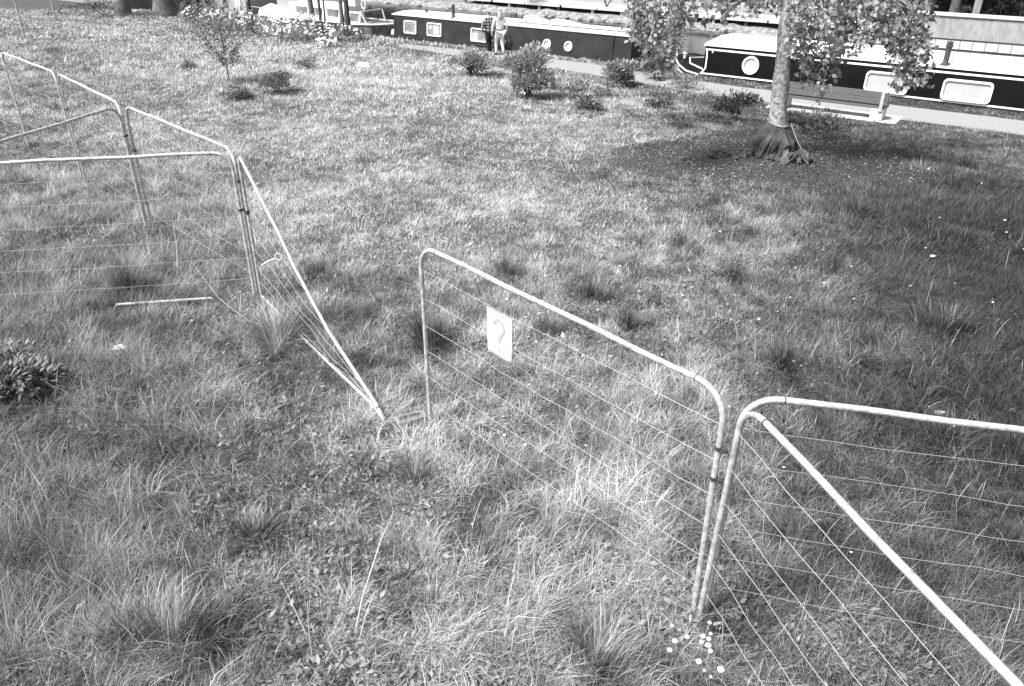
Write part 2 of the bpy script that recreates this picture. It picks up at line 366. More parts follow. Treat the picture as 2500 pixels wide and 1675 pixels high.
# dry pale stalks
n = 2200; yy = 3.2 + 9.5 * R.random(n); xx = R.uniform(-1, 1, n) * (.62 * yy + 2); k = (fbm(xx * .6, yy * .6, 131) + .16 * (xx < -1.5)) > .56; xx, yy = xx[k], yy[k]; n = len(xx)
P = np.stack([xx, yy, TZ(xx, yy)], 1)
V, Q, T, tn = blade_geo(P, R.uniform(.12, .42, n), R.uniform(.003, .0055, n), R.uniform(0, 2 * PI, n), R.uniform(.1, 1.1, n), R.uniform(.32, .55, n), 4)
npobj('dry_grass', V, [np.concatenate(Q), T], tn, M['grass'], kind='stuff', label='pale dry grass stems scattered through the meadow', cat='dry grass')
# tiny daisies
mb = MB(); n = 70
for i in range(n):
    y = 4 + 13 * random.random() ** .8; x = random.uniform(-.15, 1) * (.62 * y + 1.5)
    if mulch_r(np.array([x]), np.array([y]))[0] < 1: continue
    z = tz(x, y) + random.uniform(.06, .17); r = random.uniform(.007, .016) + .0006 * y
    mb.add([(x + r * math.cos(q * PI / 3), y + r * math.sin(q * PI / 3), z + .3 * r * math.cos(q * PI / 3 + i)) for q in range(6)] + [(x, y, z + .5 * r)], [(q, (q + 1) % 6, 6) for q in range(6)])
obj('daisies', mb, M['petal'], kind='stuff', label='tiny white daisies dotted through the right side of the meadow', cat='daisies')

# ------------------------------------------------------------------ mulch bed under the tree
mb = MB(); ring = []
for j, f in enumerate((0, .35, .6, .8, .92, 1.0)):
    for i in range(72):
        a_ = 2 * PI * i / 72; k = f * .97
        x = MC[0] + MR[0] * k * math.cos(a_); y = MC[1] + MR[1] * k * math.sin(a_)
        if f: s = k / max(.6, float(mulch_r(np.array([x]), np.array([y]))[0])) / k * k; x = MC[0] + MR[0] * s * math.cos(a_); y = MC[1] + MR[1] * s * math.sin(a_)
        mb.v.append((x, y, tz(x, y) + .035 * (1 - f) + .012))
        if j: mb.f.append(((j - 1) * 72 + i, (j - 1) * 72 + (i + 1) % 72, j * 72 + (i + 1) % 72, j * 72 + i))
obj('mulch_bed', mb, M['mulch'], kind='structure', smooth=True)
n = 17000; a_ = R.uniform(0, 2 * PI, n); rr = np.sqrt(R.random(n)) * 1.12
xx = MC[0] + MR[0] * rr * np.cos(a_); yy = MC[1] + MR[1] * rr * np.sin(a_); k = mulch_r(xx, yy) < .98 + .16 * R.random(n) ** 2; xx, yy, rr = xx[k], yy[k], rr[k]; n = len(xx)
P = np.stack([xx, yy, TZ(xx, yy) + .035 * (1 - rr) + R.uniform(.012, .05, n)], 1); az = R.uniform(0, 2 * PI, n)
D = np.stack([np.cos(az), np.sin(az), R.normal(0, .35, n)], 1)
pt = fbm(xx * 1.1, yy * 1.1, 141)
V, T, tn = leaf_geo(P, D, np.tile([0, 0, 1.], (n, 1)) + rdir(n) * .5, R.uniform(.03, .08, n), R.uniform(.015, .035, n), np.clip(R.uniform(.012, .17, n) * (.3 + 1.6 * pt) + .2 * (R.random(n) < .13), .015, .5))
npobj('mulch_chips', V, [T], tn, M['leaf'], kind='stuff', label='dark bark chips and leaf litter in the round bed under the tree', cat='mulch')
# ------------------------------------------------------------------ fence panels
HP = 2.07
def fence_panel(A, B, label, za=None, zb=None, wires=(1.81, 1.51, 1.21, .92, .62, .31), group='temporary fence panels', clamps=(), seams=True, verts=True, detail=1, rad=.0225, rail=-.12, lean=(0, 0), wr=.0019, hump=0):
    A = np.array(A, float); B = np.array(B, float); d = B - A; Ln = np.linalg.norm(d); d /= Ln
    za = tz(*A) if za is None else za; zb = tz(*B) if zb is None else zb
    t = thing('metal_fence', label, 'fence', (A[0], A[1], za), group)
    lean = np.array(lean, float)
    def pt(s, z): q = A + d * s + lean * (1 - s / Ln) * (1 - z / HP); return np.array([q[0], q[1], z + za + (zb - za) * s / Ln])
    r = .23; P = [pt(0, -.05), pt(0, 1.0), pt(0, HP - r)]
    P += [pt(r - r * math.cos(k * PI / 16), HP - r + r * math.sin(k * PI / 16)) for k in range(1, 8)]
    P += [pt(r, HP)] + [pt(r + (Ln - 2 * r) * k / 6, HP + .006 * math.sin(k * 2.1)) for k in range(1, 6)] + [pt(Ln - r, HP)]
    P += [pt(Ln - r + r * math.sin(k * PI / 16), HP - r + r * math.cos(k * PI / 16)) for k in range(1, 8)]
    P += [pt(Ln, HP - r), pt(Ln, 1.0), pt(Ln, -.05)]
    f = obj('frame', MB().tube(P, rad, 10 if detail else 6), M['galv'], t, smooth=True)
    if seams:
        for s in (r + .02, Ln - r - .02): obj('joint_sleeve', MB().tube([pt(s - .004, HP), pt(s + .004, HP)], rad + .003, 10), M['darkiron'], f)
    obj('bottom_rail', MB().tube([pt(0, rail), pt(Ln * .13, rail), pt(Ln * .17, rail + hump), pt(Ln * .53, rail + hump), pt(Ln * .57, rail), pt(Ln, rail)], rad * .85, 8), M['galv'], t, smooth=True)
    nrm = np.array([-d[1], d[0], 0])
    for z in wires:
        W = [pt(Ln * k / 12, z - .012 * math.sin(PI * k / 12) + random.uniform(-.006, .006)) + nrm * random.uniform(-.012, .012) for k in range(13)]
        W[0] = pt(0, z); W[-1] = pt(Ln, z)
        obj('wire', MB().tube(W, wr, 5, False), M['wire'], t)
    if verts:
        vm = MB(); n = int(Ln / .075)
        for i in range(1, n): s = Ln * i / n; vm.tube([pt(s, .09), pt(s, 1.0), pt(s, HP - .02)], .0007, 3, False)
        obj('upright_wires', vm, M['thinwire'], t, kind='stuff')
    for end, z in clamps:
        s = 0 if end == 0 else Ln; c = pt(s, z); k = MB().tube([c - (0, 0, .014), c + (0, 0, .014)], rad + .005, 10)
        o = np.array([d[0], d[1], 0]) * (-1 if end == 0 else 1)
        k.beam(c, c + o * .07, .022, .028); k.tube([c + o * .045 - nrm * .035, c + o * .045 + nrm * .035], .007, 6)
        obj('clamp', k, M['darkiron'], t)
    return t, pt
J1 = (-3.55, 10.12); J2 = (-6.2, 12.95); J3 = (-8.62, 15.63); J4 = (-11.02, 18.06)
A0 = (-.87, 7.03); A1 = (1.42, 4.44)
pA, ptA = fence_panel(A0, A1, 'metal mesh fence panel in the centre with the white sign hung on it', clamps=((1, 1.62), (1, 1.36)))
fence_panel((1.53, 4.40), (4.92, 3.62), 'fence panel at right running straight out of the right edge above the weeds', lean=(-.01, .05), wr=.0013)
fence_panel((1.51, 4.33), (2.42, .95), 'fence panel at right slanting down to the bottom right corner', lean=(-.055, .06))
fence_panel((-3.60, 10.08), (-7.02, 9.56), 'fence panel at left with a level top rail leaving the left edge', clamps=((0, 1.3),), rail=-.12, hump=.17)
fence_panel((-3.60, 10.20), (-6.16, 12.90), 'fence panel at left joining the bent panel to the rear corner post', clamps=((0, 1.66), (1, 1.35)))
fence_panel((-6.24, 12.84), (-7.16, 9.68), 'fence panel at left sloping down from the rear corner post to the left edge', clamps=((0, 1.6),))
fence_panel((-6.30, 13.02), (-8.58, 15.60), 'fence panel second from the rear corner along the left fence line', clamps=((1, 1.4),), detail=0)
fence_panel((-8.68, 15.70), (-11.0, 18.03), 'fence panel at upper left meeting the left edge of the photo', detail=0)
fence_panel((-11.06, 18.12), (-13.6, 20.6), 'far fence panel continuing beyond the left edge', detail=0, verts=False)
fence_panel((-20.3, 35.2), (-23.3, 33.4), 'distant fence panel at far upper left, nearer of the two', detail=0, verts=False, rad=.042)
fence_panel((-23.3, 43.6), (-26.4, 42.0), 'distant fence panel at far upper left, farther of the two', detail=0, verts=False, rad=.042)
# the collapsed panel
ja = np.array([-3.50, 10.06]); gb = np.array([-1.37, 7.02]); dd = gb - ja; Ld = np.linalg.norm(dd); dd /= Ld
t = thing('metal_fence', 'collapsed fence panel with its rail bent down to the ground', 'fence', (ja[0], ja[1], tz(*ja)), 'temporary fence panels')
def pl(s, z): q = ja + dd * s; return np.array([q[0], q[1], z])
top = [(0, -.05), (0, 1.0), (0, 1.9), (.02, 2.0), (.07, 2.05), (.14, 2.02), (.7, 1.66), (1.17, 1.37), (1.3, 1.27), (1.55, 1.07), (2.4, .59), (3.1, .35), (3.55, .20), (3.68, .13), (3.74, .03), (3.76, -.08)]
f = obj('frame', MB().tube([pl(*q) for q in top], .021, 10), M['galv'], t, smooth=True)
obj('joint_sleeve', MB().tube([pl(3.60, .175), pl(3.61, .168)], .025, 10), M['darkiron'], f)
obj('bottom_rail', MB().tube([pl(0, .08), pl(1.4, .07), pl(2.3, .10), pl(3.2, .13), pl(3.58, .13), pl(3.66, .08)], .019, 8), M['galv'], t, smooth=True)
for z0, s1, z1 in ((1.75, 1.5, 1.1), (1.45, 2.0, .82), (1.15, 2.6, .53), (.85, 3.2, .31), (.55, 3.5, .22), (.3, 3.55, .18)):
    obj('wire', MB().tube([pl(s1 * k / 10, z0 + (z1 - z0) * k / 10 - .08 * math.sin(PI * k / 10) + random.uniform(-.012, .012)) + np.array([dd[1], -dd[0], 0]) * random.uniform(-.03, .03) for k in range(11)], .0022, 5, False), M['wire'], t)
vm = MB()
for i in range(1, 44):
    s = 3.5 * i / 44; zt = np.interp(s, [q[0] for q in top[5:14]], [q[1] for q in top[5:14]]); vm.tube([pl(s, .1), pl(s, zt)], .0009, 3, False)
obj('upright_wires', vm, M['thinwire'], t, kind='stuff')
obj('clamp', MB().tube([pl(0, 1.28), pl(0, 1.33)], .03, 10).beam(pl(-.06, 1.3), pl(.02, 1.3), .03, .05), M['darkiron'], t)
# loose cable tie hooked on the collapsed panel
c = pl(1.02, 1.02); mb = MB().tube([c + np.array([.045 * math.cos(k * PI / 6), 0, .045 * math.sin(k * PI / 6)]) for k in range(13)], .006, 6).tube([c - (.04, 0, .02), c - (.13, .02, .05), c - (.22, .03, .1)], .007, 6)
obj('wire_loop', mb, M['white'], loc=c, label='white looped tie hanging from a wire of the collapsed panel', cat='tie')
# feet of the panels
def foot(x, y, ang, label):
    z = tz(x, y); ca, sa = math.cos(ang), math.sin(ang); mb = MB()
    def q(a, b, h): return (x + a * ca - b * sa, y + a * sa + b * ca, z + h)
    o = [(-.17, -.08), (.17, -.08), (.17, .08), (-.17, .08)]; i_ = [(-.12, -.04), (.12, -.04), (.12, .04), (-.12, .04)]
    V = [q(*p, 0) for p in o] + [q(*p, .10) for p in o] + [q(*p, .10) for p in i_] + [q(*p, .06) for p in i_]
    F = [(3, 2, 1, 0)] + [(k, (k + 1) % 4, 4 + (k + 1) % 4, 4 + k) for k in range(4)] + [(4 + k, 4 + (k + 1) % 4, 8 + (k + 1) % 4, 8 + k) for k in range(4)] + [(8 + k, 8 + (k + 1) % 4, 12 + (k + 1) % 4, 12 + k) for k in range(4)] + [(12, 13, 14, 15)]
    obj('fence_foot', mb.add(V, F), M['plastic'], loc=(x, y, z), label=label, cat='fence foot', bevel=.012)
foot(-1.08, 7.05, .45, 'pale hollow fence foot in the gap between the two panels')
# sign on the centre panel
pd = (np.array(A1) - np.array(A0)); pd /= np.linalg.norm(pd); pn = np.array([-pd[1], pd[0]]) ; pn = -pn if pn[1] > 0 else pn
def ps(s, z, o=.0): q = np.array(A0) + pd * s + pn * o; return np.array([q[0], q[1], z])
so_ = ps(1.18, 1.35, .03)
sg = thing('sign', 'white paper sign with a grey question mark wired to the centre panel', 'sign', so_)
sh = MB(); nx, nz = 6, 8
for j in range(nz + 1):
    for i in range(nx + 1):
        a_, b_ = i / nx, j / nz; sh.v.append(tuple(ps(1.02 + .315 * a_, 1.345 + .45 * b_ + .008 * (1 - a_) , .028 + .006 * math.sin(3 * a_ + 2 * b_))))
for j in range(nz):
    for i in range(nx): k = j * (nx + 1) + i; sh.f.append((k, k + 1, k + nx + 2, k + nx + 1))
o = obj('sheet', sh, M['paper'], sg, smooth=True); md = o.modifiers.new('thick', 'SOLIDIFY'); md.thickness = .003; md.offset = -1
def stroke(pts, wdt):
    mb = MB(); P = [np.array(p) for p in pts]
    for i, p in enumerate(P):
        d = P[min(i + 1, len(P) - 1)] - P[max(i - 1, 0)]; d = d / np.linalg.norm(d); s = np.array([-d[1], d[0]]) * wdt / 2
        for q in (p - s, p + s):
            a_, b_ = (q[0] - 1.02) / .315, (q[1] - 1.345) / .45; mb.v.append(tuple(ps(q[0], q[1], .0335 + .006 * math.sin(3 * a_ + 2 * b_))))
        if i: mb.f.append((2 * i - 2, 2 * i, 2 * i + 1, 2 * i - 1))
    return mb
qm = [(1.175 + .062 * math.cos(k), 1.655 + .072 * math.sin(k)) for k in np.linspace(PI * .95, -PI * .28, 16)] + [(1.195, 1.565), (1.182, 1.54), (1.18, 1.50)]
obj('question_mark', stroke(qm, .033), M['ink'], sg)
obj('question_mark_dot', stroke([(1.178, 1.415), (1.180, 1.425), (1.181, 1.442), (1.180, 1.452)], .036), M['ink'], sg)
for s, z in ((1.035, 1.785), (1.32, 1.785), (1.035, 1.36)):
    obj('tie', MB().tube([ps(s - .03, z - .02, .02), ps(s, z, .04), ps(s + .03, z + .015, .0)], .004, 5), M['wire'], sg)

# ------------------------------------------------------------------ grass tussocks that stand out
def tussock(x, y, r, h, n, t0, t1, label, wd=.0055, bmax=1.2, grp='grass tussocks standing out of the meadow'):
    n = int(n * .8); h *= .9
    rr = r * .55 * R.random(n) ** .8; a_ = R.uniform(0, 2 * PI, n); ax = 1 + .5 * math.sin(x * 7); ay = 1.2 - .4 * math.sin(y * 5)
    P = np.stack([x + ax * rr * np.cos(a_), y + ay * rr * np.sin(a_), np.full(n, tz(x, y) - .01)], 1)
    H = h * R.uniform(.35, 1.1, n); bend = np.clip(.12 + R.random(n) * bmax * (.3 + .7 * rr / (r * .55)), .05, 1.4)
    V, Q, T, tn = blade_geo(P, H, wd * R.uniform(.6, 1.2, n), a_ + .5 * math.sin(x * 3) + R.normal(0, .7, n), bend, R.uniform(t0, t1, n) * (1 + .6 * np.sin(a_ * 2 + x)) + .25 * (R.random(n) < .10), 4)
    npobj('grass_tussock', V, [np.concatenate(Q), T], tn, M['grass'], loc=(x, y, tz(x, y)), label=label, cat='grass tussock', group=grp)
D_, B_ = (.06, .18), (.18, .42)
TS = [(-1.05, 8.75, .5, .48, 1500, .04, .13, 'large dark spiky tussock right behind the left post of the centre panel'),
      (1.10, 10.15, .42, .34, 700, .05, .14, 'dark tussock beyond the middle of the centre panel top rail'),
      (1.52, 9.3, .4, .34, 700, .05, .14, 'dark tussock just past the centre panel rail, nearer of two in line'),
      (.45, 9.1, .38, .3, 600, .06, .16, 'small tussock between the white sign and the centre panel rail'),
      (3.25, 8.2, .45, .4, 900, .025, .085, 'dark tussock beyond the joint of centre and right panels'),
      (5.6, 9.15, .5, .48, 1000, .025, .085, 'tall dark tussock near the right edge above the right panel'),
      (-.05, 10.9, .45, .38, 700, .07, .2, 'tussock behind the left end of the centre panel top rail'),
      (-2.05, 9.4, .5, .34, 700, .06, .22, 'tussock in the grass just right of the collapsed panel rail'),
      (-2.95, 8.75, .6, .6, 1300, *B_, 'big pale arching tussock under the collapsed panel'),
      (-2.6, 9.3, .5, .5, 900, .08, .3, 'shaggy tussock at the foot of the collapsed panel post'),
      (-5.5, 10.4, .5, .55, 1000, *D_, 'dark tussock behind the level panel at left'),
      (4.45, 6.65, .45, .42, 900, .025, .085, 'dark tussock behind the rail of the right panel'),
      (3.3, 10.85, .36, .3, 600, .05, .14, 'tussock in the right half in line with the wrapped tree trunk'),
      (-2.5, 4.1, .6, .5, 1700, .10, .28, 'large rounded tussock in the bottom left foreground'),
      (.6, 3.95, .6, .42, 1500, .13, .32, 'wide pale tussock at the bottom edge in the middle'),
      (-2.95, 11.0, .4, .28, 500, .06, .2, 'low tussock behind the middle of the collapsed panel'),
      (2.1, 12.1, .42, .26, 500, .06, .16, 'tussock in the middle distance, left one of a close pair'),
      (2.75, 12.1, .4, .26, 500, .06, .15, 'tussock in the middle distance, right one of a close pair'),
      (6.2, 13.6, .5, .34, 700, .025, .085, 'dark tussock between the round mulch bed and the right edge'),
      (9.7, 16.7, .6, .36, 700, .025, .085, 'dark tussock right of the round mulch bed'),
      (-.95, 6.05, .4, .34, 700, .10, .26, 'tussock in front of the gap below the centre panel'),
      (-2.25, 5.3, .45, .32, 800, .08, .24, 'dark weedy tussock in the lower left grass'),
      (-10.9, 28.0, .7, .4, 500, .05, .16, 'distant rushy tussock left of the young sapling'),
      (-16.9, 30.9, .8, .5, 400, .05, .12, 'dark clump far away near the left edge')]
for q in TS: tussock(*q)
# ------------------------------------------------------------------ shrubs
def shrub(name, label, x, y, r, h, n, tone, leaf=(.06, .13), cat='shrub', group=None, big=0, flowers=0, spike=.5, zoff=0, aspect=.38, lobes=7):
    z = tz(x, y) + zoff; t = thing(name, label, cat, (x, y, z), group)
    lb = [(x + r * .55 * random.uniform(-1, 1), y + r * .55 * random.uniform(-1, 1), z + h * random.uniform(.15, .68), random.uniform(.45, .7)) for _ in range(lobes)]
    lb.append((x, y, z + h * .5, .75))
    k = R.integers(0, len(lb), n); L_ = np.array(lb)[k]; d = rdir(n); d[:, 2] = np.abs(d[:, 2]) * .95 - .45 * R.random(n)
    rad = R.random(n) ** .35
    P = L_[:, :3] + d * (np.stack([np.full(n, r), np.full(n, r), np.full(n, h * .55)], 1)) * (L_[:, 3] * rad * .8)[:, None]
    P[:, 2] = np.clip(P[:, 2], z + .03, z + h * 1.1)
    D = d + np.array([0, 0, spike]) * R.uniform(.4, 1.4, n)[:, None] + rdir(n) * .5
    ln = R.uniform(*leaf, n); V, T, tn = leaf_geo(P, D, np.tile([0, 0, 1.], (n, 1)) + rdir(n) * .45, ln, ln * aspect, R.uniform(tone[0], tone[1], n))
    if big:
        a_ = R.uniform(0, 2 * PI, big); q = np.stack([x + r * .35 * np.cos(a_) * R.random(big), y + r * .35 * np.sin(a_) * R.random(big), z + h * R.uniform(.12, .5, big)], 1)
        D2 = np.stack([np.cos(a_), np.sin(a_), R.uniform(-.7, .35, big)], 1); l2 = R.uniform(.2, .36, big)
        V2, T2, t2 = leaf_geo(q, D2, np.tile([0, 0, 1.], (big, 1)) + rdir(big) * .25, l2, l2 * .34, R.uniform(.03, .10, big), droop=.35)
        V, T, tn = np.concatenate([V, V2]), np.concatenate([T, T2 + len(V)]), np.concatenate([tn, t2])
    npobj('foliage', V, [T], tn, M['leaf'], t)
    st = MB()
    for i in range(7):
        a_ = 2 * PI * i / 7 + random.random(); q = lb[i % len(lb)]
        st.tube([(x + .04 * math.cos(a_), y + .04 * math.sin(a_), z - .03), ((x + q[0]) / 2 + .05 * math.cos(a_), (y + q[1]) / 2, z + h * .3), (q[0], q[1], q[2])], [.016, .012, .006], 5)
    obj('stem', st, M['greybark'], t)
    if flowers:
        fm = MB(); kk = np.argsort(-(P[:, 2] + R.normal(0, h * .45, n)) + .35 * (P[:, 1] - y))[:flowers]
        for p in P[kk]:
            p = p + (random.gauss(0, .05), -.05 + random.gauss(0, .05), .05); s = random.uniform(.025, .06)
            for q in range(random.randint(1, 3)):
                c = p + np.array([random.gauss(0, .05), random.gauss(0, .05), random.gauss(0, .04)]); nr = 6
                fm.add([c + np.array([s * math.cos(2 * PI * g / nr), s * .7 * math.sin(2 * PI * g / nr) - .2 * s, s * .7 * math.sin(2 * PI * g / nr)]) for g in range(nr)] + [c + (0, -.5 * s, .4 * s)], [(g, (g + 1) % nr, nr) for g in range(nr)])
        obj('blossom', fm, M['petal'], t, kind='stuff')
    return t
LS = dict(big=30, leaf=(.08, .16), spike=.7, aspect=.42)
shrub('laurel_shrub', 'leafy shrub beside the towpath just left of and below the walking pair', -1.39, 29.4, .85, 1.1, 2600, (.17, .5), group='laurel shrubs', **LS)
shrub('laurel_shrub', 'largest leafy shrub below the walking pair with dark drooping lower leaves', .45, 24.4, .95, 1.62, 4600, (.17, .5), group='laurel shrubs', big=50, leaf=(.08, .16), spike=.7, aspect=.42)
shrub('laurel_shrub', 'leafy shrub in front of the right end of the grey narrowboat', 3.74, 27.9, .8, 1.15, 2600, (.15, .46), group='laurel shrubs', **LS)
shrub('laurel_shrub', 'dark shrub under the hanging leaves between the two narrowboats', 5.1, 29.2, .7, .95, 900, (.04, .12), group='laurel shrubs', **LS)
shrub('laurel_shrub', 'shrub against the grey narrowboat just right of the walking pair', -.35, 35.6, .55, .95, 500, (.08, .26), group='laurel shrubs', big=14, leaf=(.08, .17), spike=1.0)
shrub('bush', 'dark twiggy bush just left of the wrapped tree trunk', 6.05, 21.9, .85, 1.05, 1500, (.03, .10), leaf=(.05, .12), spike=1.1)
shrub('bush', 'smaller dark bush left of the bush beside the tree trunk', 4.3, 23.6, .6, .42, 700, (.03, .11), leaf=(.05, .1))
shrub('bush', 'low dark plant clump behind the mulch bed right of the trunk', 7.6, 19.7, .9, .42, 900, (.03, .10), leaf=(.06, .13))
shrub('bush', 'low bush at the back left rim of the mulch bed', 4.2, 20.3, .8, .38, 800, (.05, .16), leaf=(.05, .1))
shrub('weed_clump', 'pale leafy weed clump on the grass verge before the towpath', 2.1, 25.0, .8, .6, 900, (.10, .3), leaf=(.05, .12))
shrub('weed_clump', 'leafy weed clump right of the big laurel shrub', 2.15, 22.6, .6, .42, 600, (.10, .32), leaf=(.08, .18), aspect=.5)
shrub('weed_clump', 'weeds at the foot of the black narrowboat bow', 5.9, 27.6, .8, .5, 900, (.12, .3), leaf=(.05, .1))
shrub('weed_clump', 'weeds beside the towpath left of the tree trunk', 5.6, 25.0, .9, .42, 900, (.12, .3), leaf=(.05, .1))
shrub('weed_clump', 'small weeds in front of the bench', 8.9, 23.0, .6, .42, 300, (.05, .2), leaf=(.06, .12))
shrub('mound_shrub', 'round dark mound shrub on the lawn below the sapling, right one', -6.82, 23.75, .62, .72, 2200, (.04, .24), leaf=(.04, .1), group='mound shrubs on the lawn')
shrub('mound_shrub', 'low dark mound shrub on the lawn below the sapling, left one', -7.85, 23.2, .55, .45, 1100, (.05, .2), leaf=(.04, .1), group='mound shrubs on the lawn')
shrub('mound_shrub', 'small dark low shrub on the lawn above the round mound shrub', -6.9, 28.5, .6, .35, 600, (.04, .2), leaf=(.04, .1), group='mound shrubs on the lawn')
shrub('bush', 'shaggy dark bush at the left edge in the foreground', -5.75, 7.7, .7, .5, 1600, (.04, .28), leaf=(.05, .13), spike=.4)
RB = dict(leaf=(.05, .11), cat='rose bush', group='flowering bushes along the bank', lobes=9)
for i, (x, y, r, h, n, fl, lab) in enumerate([
    (-15.6, 43.2, 1.3, 1.0, 900, 55, 'flowering bush at the left end of the bank, under the leaning trunk'),
    (-13.9, 41.3, 1.4, 1.15, 1100, 80, 'flowering bush below the grey houseboat'),
    (-12.2, 40.3, 1.4, 1.25, 1200, 110, 'flowering bush directly above the young sapling'),
    (-10.7, 38.9, 1.5, 1.35, 1400, 150, 'big white flowering bush in the middle of the bank'),
    (-9.3, 38.5, 1.3, 1.3, 1200, 130, 'white flowering bush below the two thin dark trunks'),
    (-8.0, 38.4, 1.1, .95, 900, 70, 'flowering bush at the foot of the twin trunks'),
    (-7.9, 36.4, .8, .5, 400, 55, 'small white flowering plant out on the lawn before the bank'),
    (-6.9, 38.6, .8, .5, 500, 14, 'low bush at the right end of the flowering bank')]):
    shrub('rose_bush', lab, x, y, r, h, n, (.045, .16), flowers=int(fl * .55), **RB)
shrub('bush', 'dark bush beside the leaning trunk at upper left', -17.3, 45.5, 1.2, 1.5, 1000, (.02, .07), leaf=(.08, .16))
shrub('bush', 'dark undergrowth left of the thick trunk at upper left', -22.4, 47.0, 1.5, 1.1, 900, (.02, .09), leaf=(.08, .16))
shrub('bush', 'low undergrowth around the base of the thick trunk', -19.8, 45.6, 1.5, .5, 900, (.04, .15), leaf=(.06, .12))
shrub('bush', 'undergrowth at the upper left beside the distant fence post', -24.6, 47.5, 1.6, .6, 800, (.05, .15), leaf=(.06, .12))
for x, y, r, h, tn_, lab in ((1.2, 26.6, .7, .45, (.12, .32), 'weeds right behind the largest laurel shrub'), (4.6, 26.2, .8, .5, (.1, .3), 'tall weeds right of the third laurel shrub'), (3.0, 25.6, .8, .45, (.1, .3), 'weeds below the third laurel shrub'), (5.3, 20.9, .7, .35, (.05, .16), 'dark weeds between the mulch bed and the dark bush'), (7.9, 22.6, .5, .3, (.06, .2), 'small leafy weeds below the left end of the bench')):
    shrub('weed_clump', lab, x, y, r, h, 700, tn_, leaf=(.05, .13))
# young sapling
x, y = -8.77, 25.5; z = tz(x, y); t = thing('sapling', 'slender young sapling with fine twigs standing on the lawn', 'sapling', (x, y, z))
tr = MB().tube([(x, y, z - .05), (x + .02, y, z + .6), (x - .01, y, z + 1.3), (x + .02, y, z + 1.9)], [.022, .018, .012, .005], 6); obj('trunk', tr, M['greybark'], t, smooth=True)
bm_, LP, LD = MB(), [], []
for i in range(34):
    s = .35 + 1.35 * i / 34; a_ = i * 2.4; l = .85 * math.sin(PI * min(1, (s - .15) / 1.9)) + .12; p0 = np.array([x, y, z + s]); d = np.array([math.cos(a_), math.sin(a_), .75])
    p1 = p0 + d * l * .5; p2 = p0 + d * l + (0, 0, .1); bm_.tube([p0, p1, p2], [.008, .005, .002], 4)
    for k in range(48): q = random.uniform(.3, 1.05); LP.append(p0 + (p2 - p0) * q + np.array([random.gauss(0, .05) for _ in range(3)])); LD.append(d + np.array([random.gauss(0, .6) for _ in range(3)]))
obj('branch', bm_, M['greybark'], t); n = len(LP)
V, T, tn = leaf_geo(np.array(LP), np.array(LD), np.tile([0, 0, 1.], (n, 1)) + rdir(n) * .5, R.uniform(.08, .15, n), R.uniform(.035, .06, n), R.uniform(.08, .28, n)); npobj('crown', V, [T], tn, M['leaf'], t)

# ------------------------------------------------------------------ the tree with the wrapped base
tx, ty = 5.75, 17.3; tzv = tz(tx, ty)
t = thing('tree', 'lichen-spotted tree with drooping leafy branches standing in the mulch bed', 'tree', (tx, ty, tzv))
TP = [(0, 0, -.1, .23), (-.02, 0, .3, .21), (-.04, .0, .8, .188), (-.08, 0, 1.4, .172), (-.12, 0, 2.0, .160), (-.17, 0, 2.7, .15), (-.2, 0, 3.6, .14), (-.15, .05, 4.6, .11), (-.1, .05, 5.8, .07), (-.05, 0, 7, .03)]
fine = []
for i in range(len(TP) - 1):
    for k in range(6): q = np.array(TP[i]) + (np.array(TP[i + 1]) - np.array(TP[i])) * k / 6; fine.append(q)
fine.append(np.array(TP[-1]))
tb = MB().tube([(tx + q[0], ty + q[1], tzv + q[2]) for q in fine], [q[3] * (1 + .05 * math.sin(7 * i) + .02 * math.sin(19 * i)) for i, q in enumerate(fine)], 20)
obj('trunk', tb, M['bark'], t, smooth=True)
STR = [([2.37, 16.2, 3.0], [2.4, 16.2, 2.56]), ([2.51, 16.4, 3.27], [2.59, 16.4, 2.26]), ([2.62, 16.2, 3.29], [2.71, 16.2, 2.18]), ([2.8, 16.3, 3.28], [2.92, 16.3, 2.01]), ([3.11, 16.8, 3.23], [3.23, 16.8, 2.04]), ([3.25, 16.6, 3.25], [3.3, 16.6, 2.69]), ([3.53, 16.9, 3.22], [3.58, 16.9, 2.8]), ([3.86, 17.1, 3.2], [3.91, 17.1, 2.74]), ([4.27, 17.3, 3.18], [4.34, 17.3, 2.64]), ([4.44, 17.0, 3.21], [4.48, 17.0, 2.94]), ([4.72, 17.0, 3.21], [4.77, 17.0, 2.9]), ([5.62, 16.9, 3.22], [5.79, 16.9, 2.22]), ([5.64, 16.6, 3.25], [5.87, 16.6, 1.92]), ([5.9, 16.8, 3.23], [6.21, 16.8, 1.56]), ([6.09, 16.6, 2.8], [6.35, 16.6, 1.41]), ([6.41, 17.1, 3.2], [6.72, 17.1, 1.67]), ([6.63, 17.2, 3.19], [6.87, 17.2, 2.01]), ([6.94, 17.4, 3.17], [7.14, 17.4, 2.22]), ([6.94, 16.9, 3.22], [7.11, 16.9, 2.42]), ([7.31, 17.1, 3.2], [7.49, 17.1, 2.39]), ([7.59, 17.2, 3.19], [7.83, 17.2, 2.18]), ([7.55, 16.8, 3.23], [7.93, 16.8, 1.58]), ([7.66, 16.6, 3.03], [7.98, 16.6, 1.68]), ([7.83, 16.6, 2.88], [8.04, 16.6, 2.0])]
for i in range(16):   # strands round the back of the crown, seen from other sides
    a_ = .2 + 2.7 * i / 16 + random.uniform(-.1, .1); rr = random.uniform(1.6, 3.1); p = np.array([tx + rr * math.cos(a_), ty + .6 + rr * math.sin(a_), 3.5])
    STR.append((list(p), [p[0] + .1, p[1], random.uniform(2.6, 3.0)]))
LP, LD = [], []; lm = MB(); tw = MB()
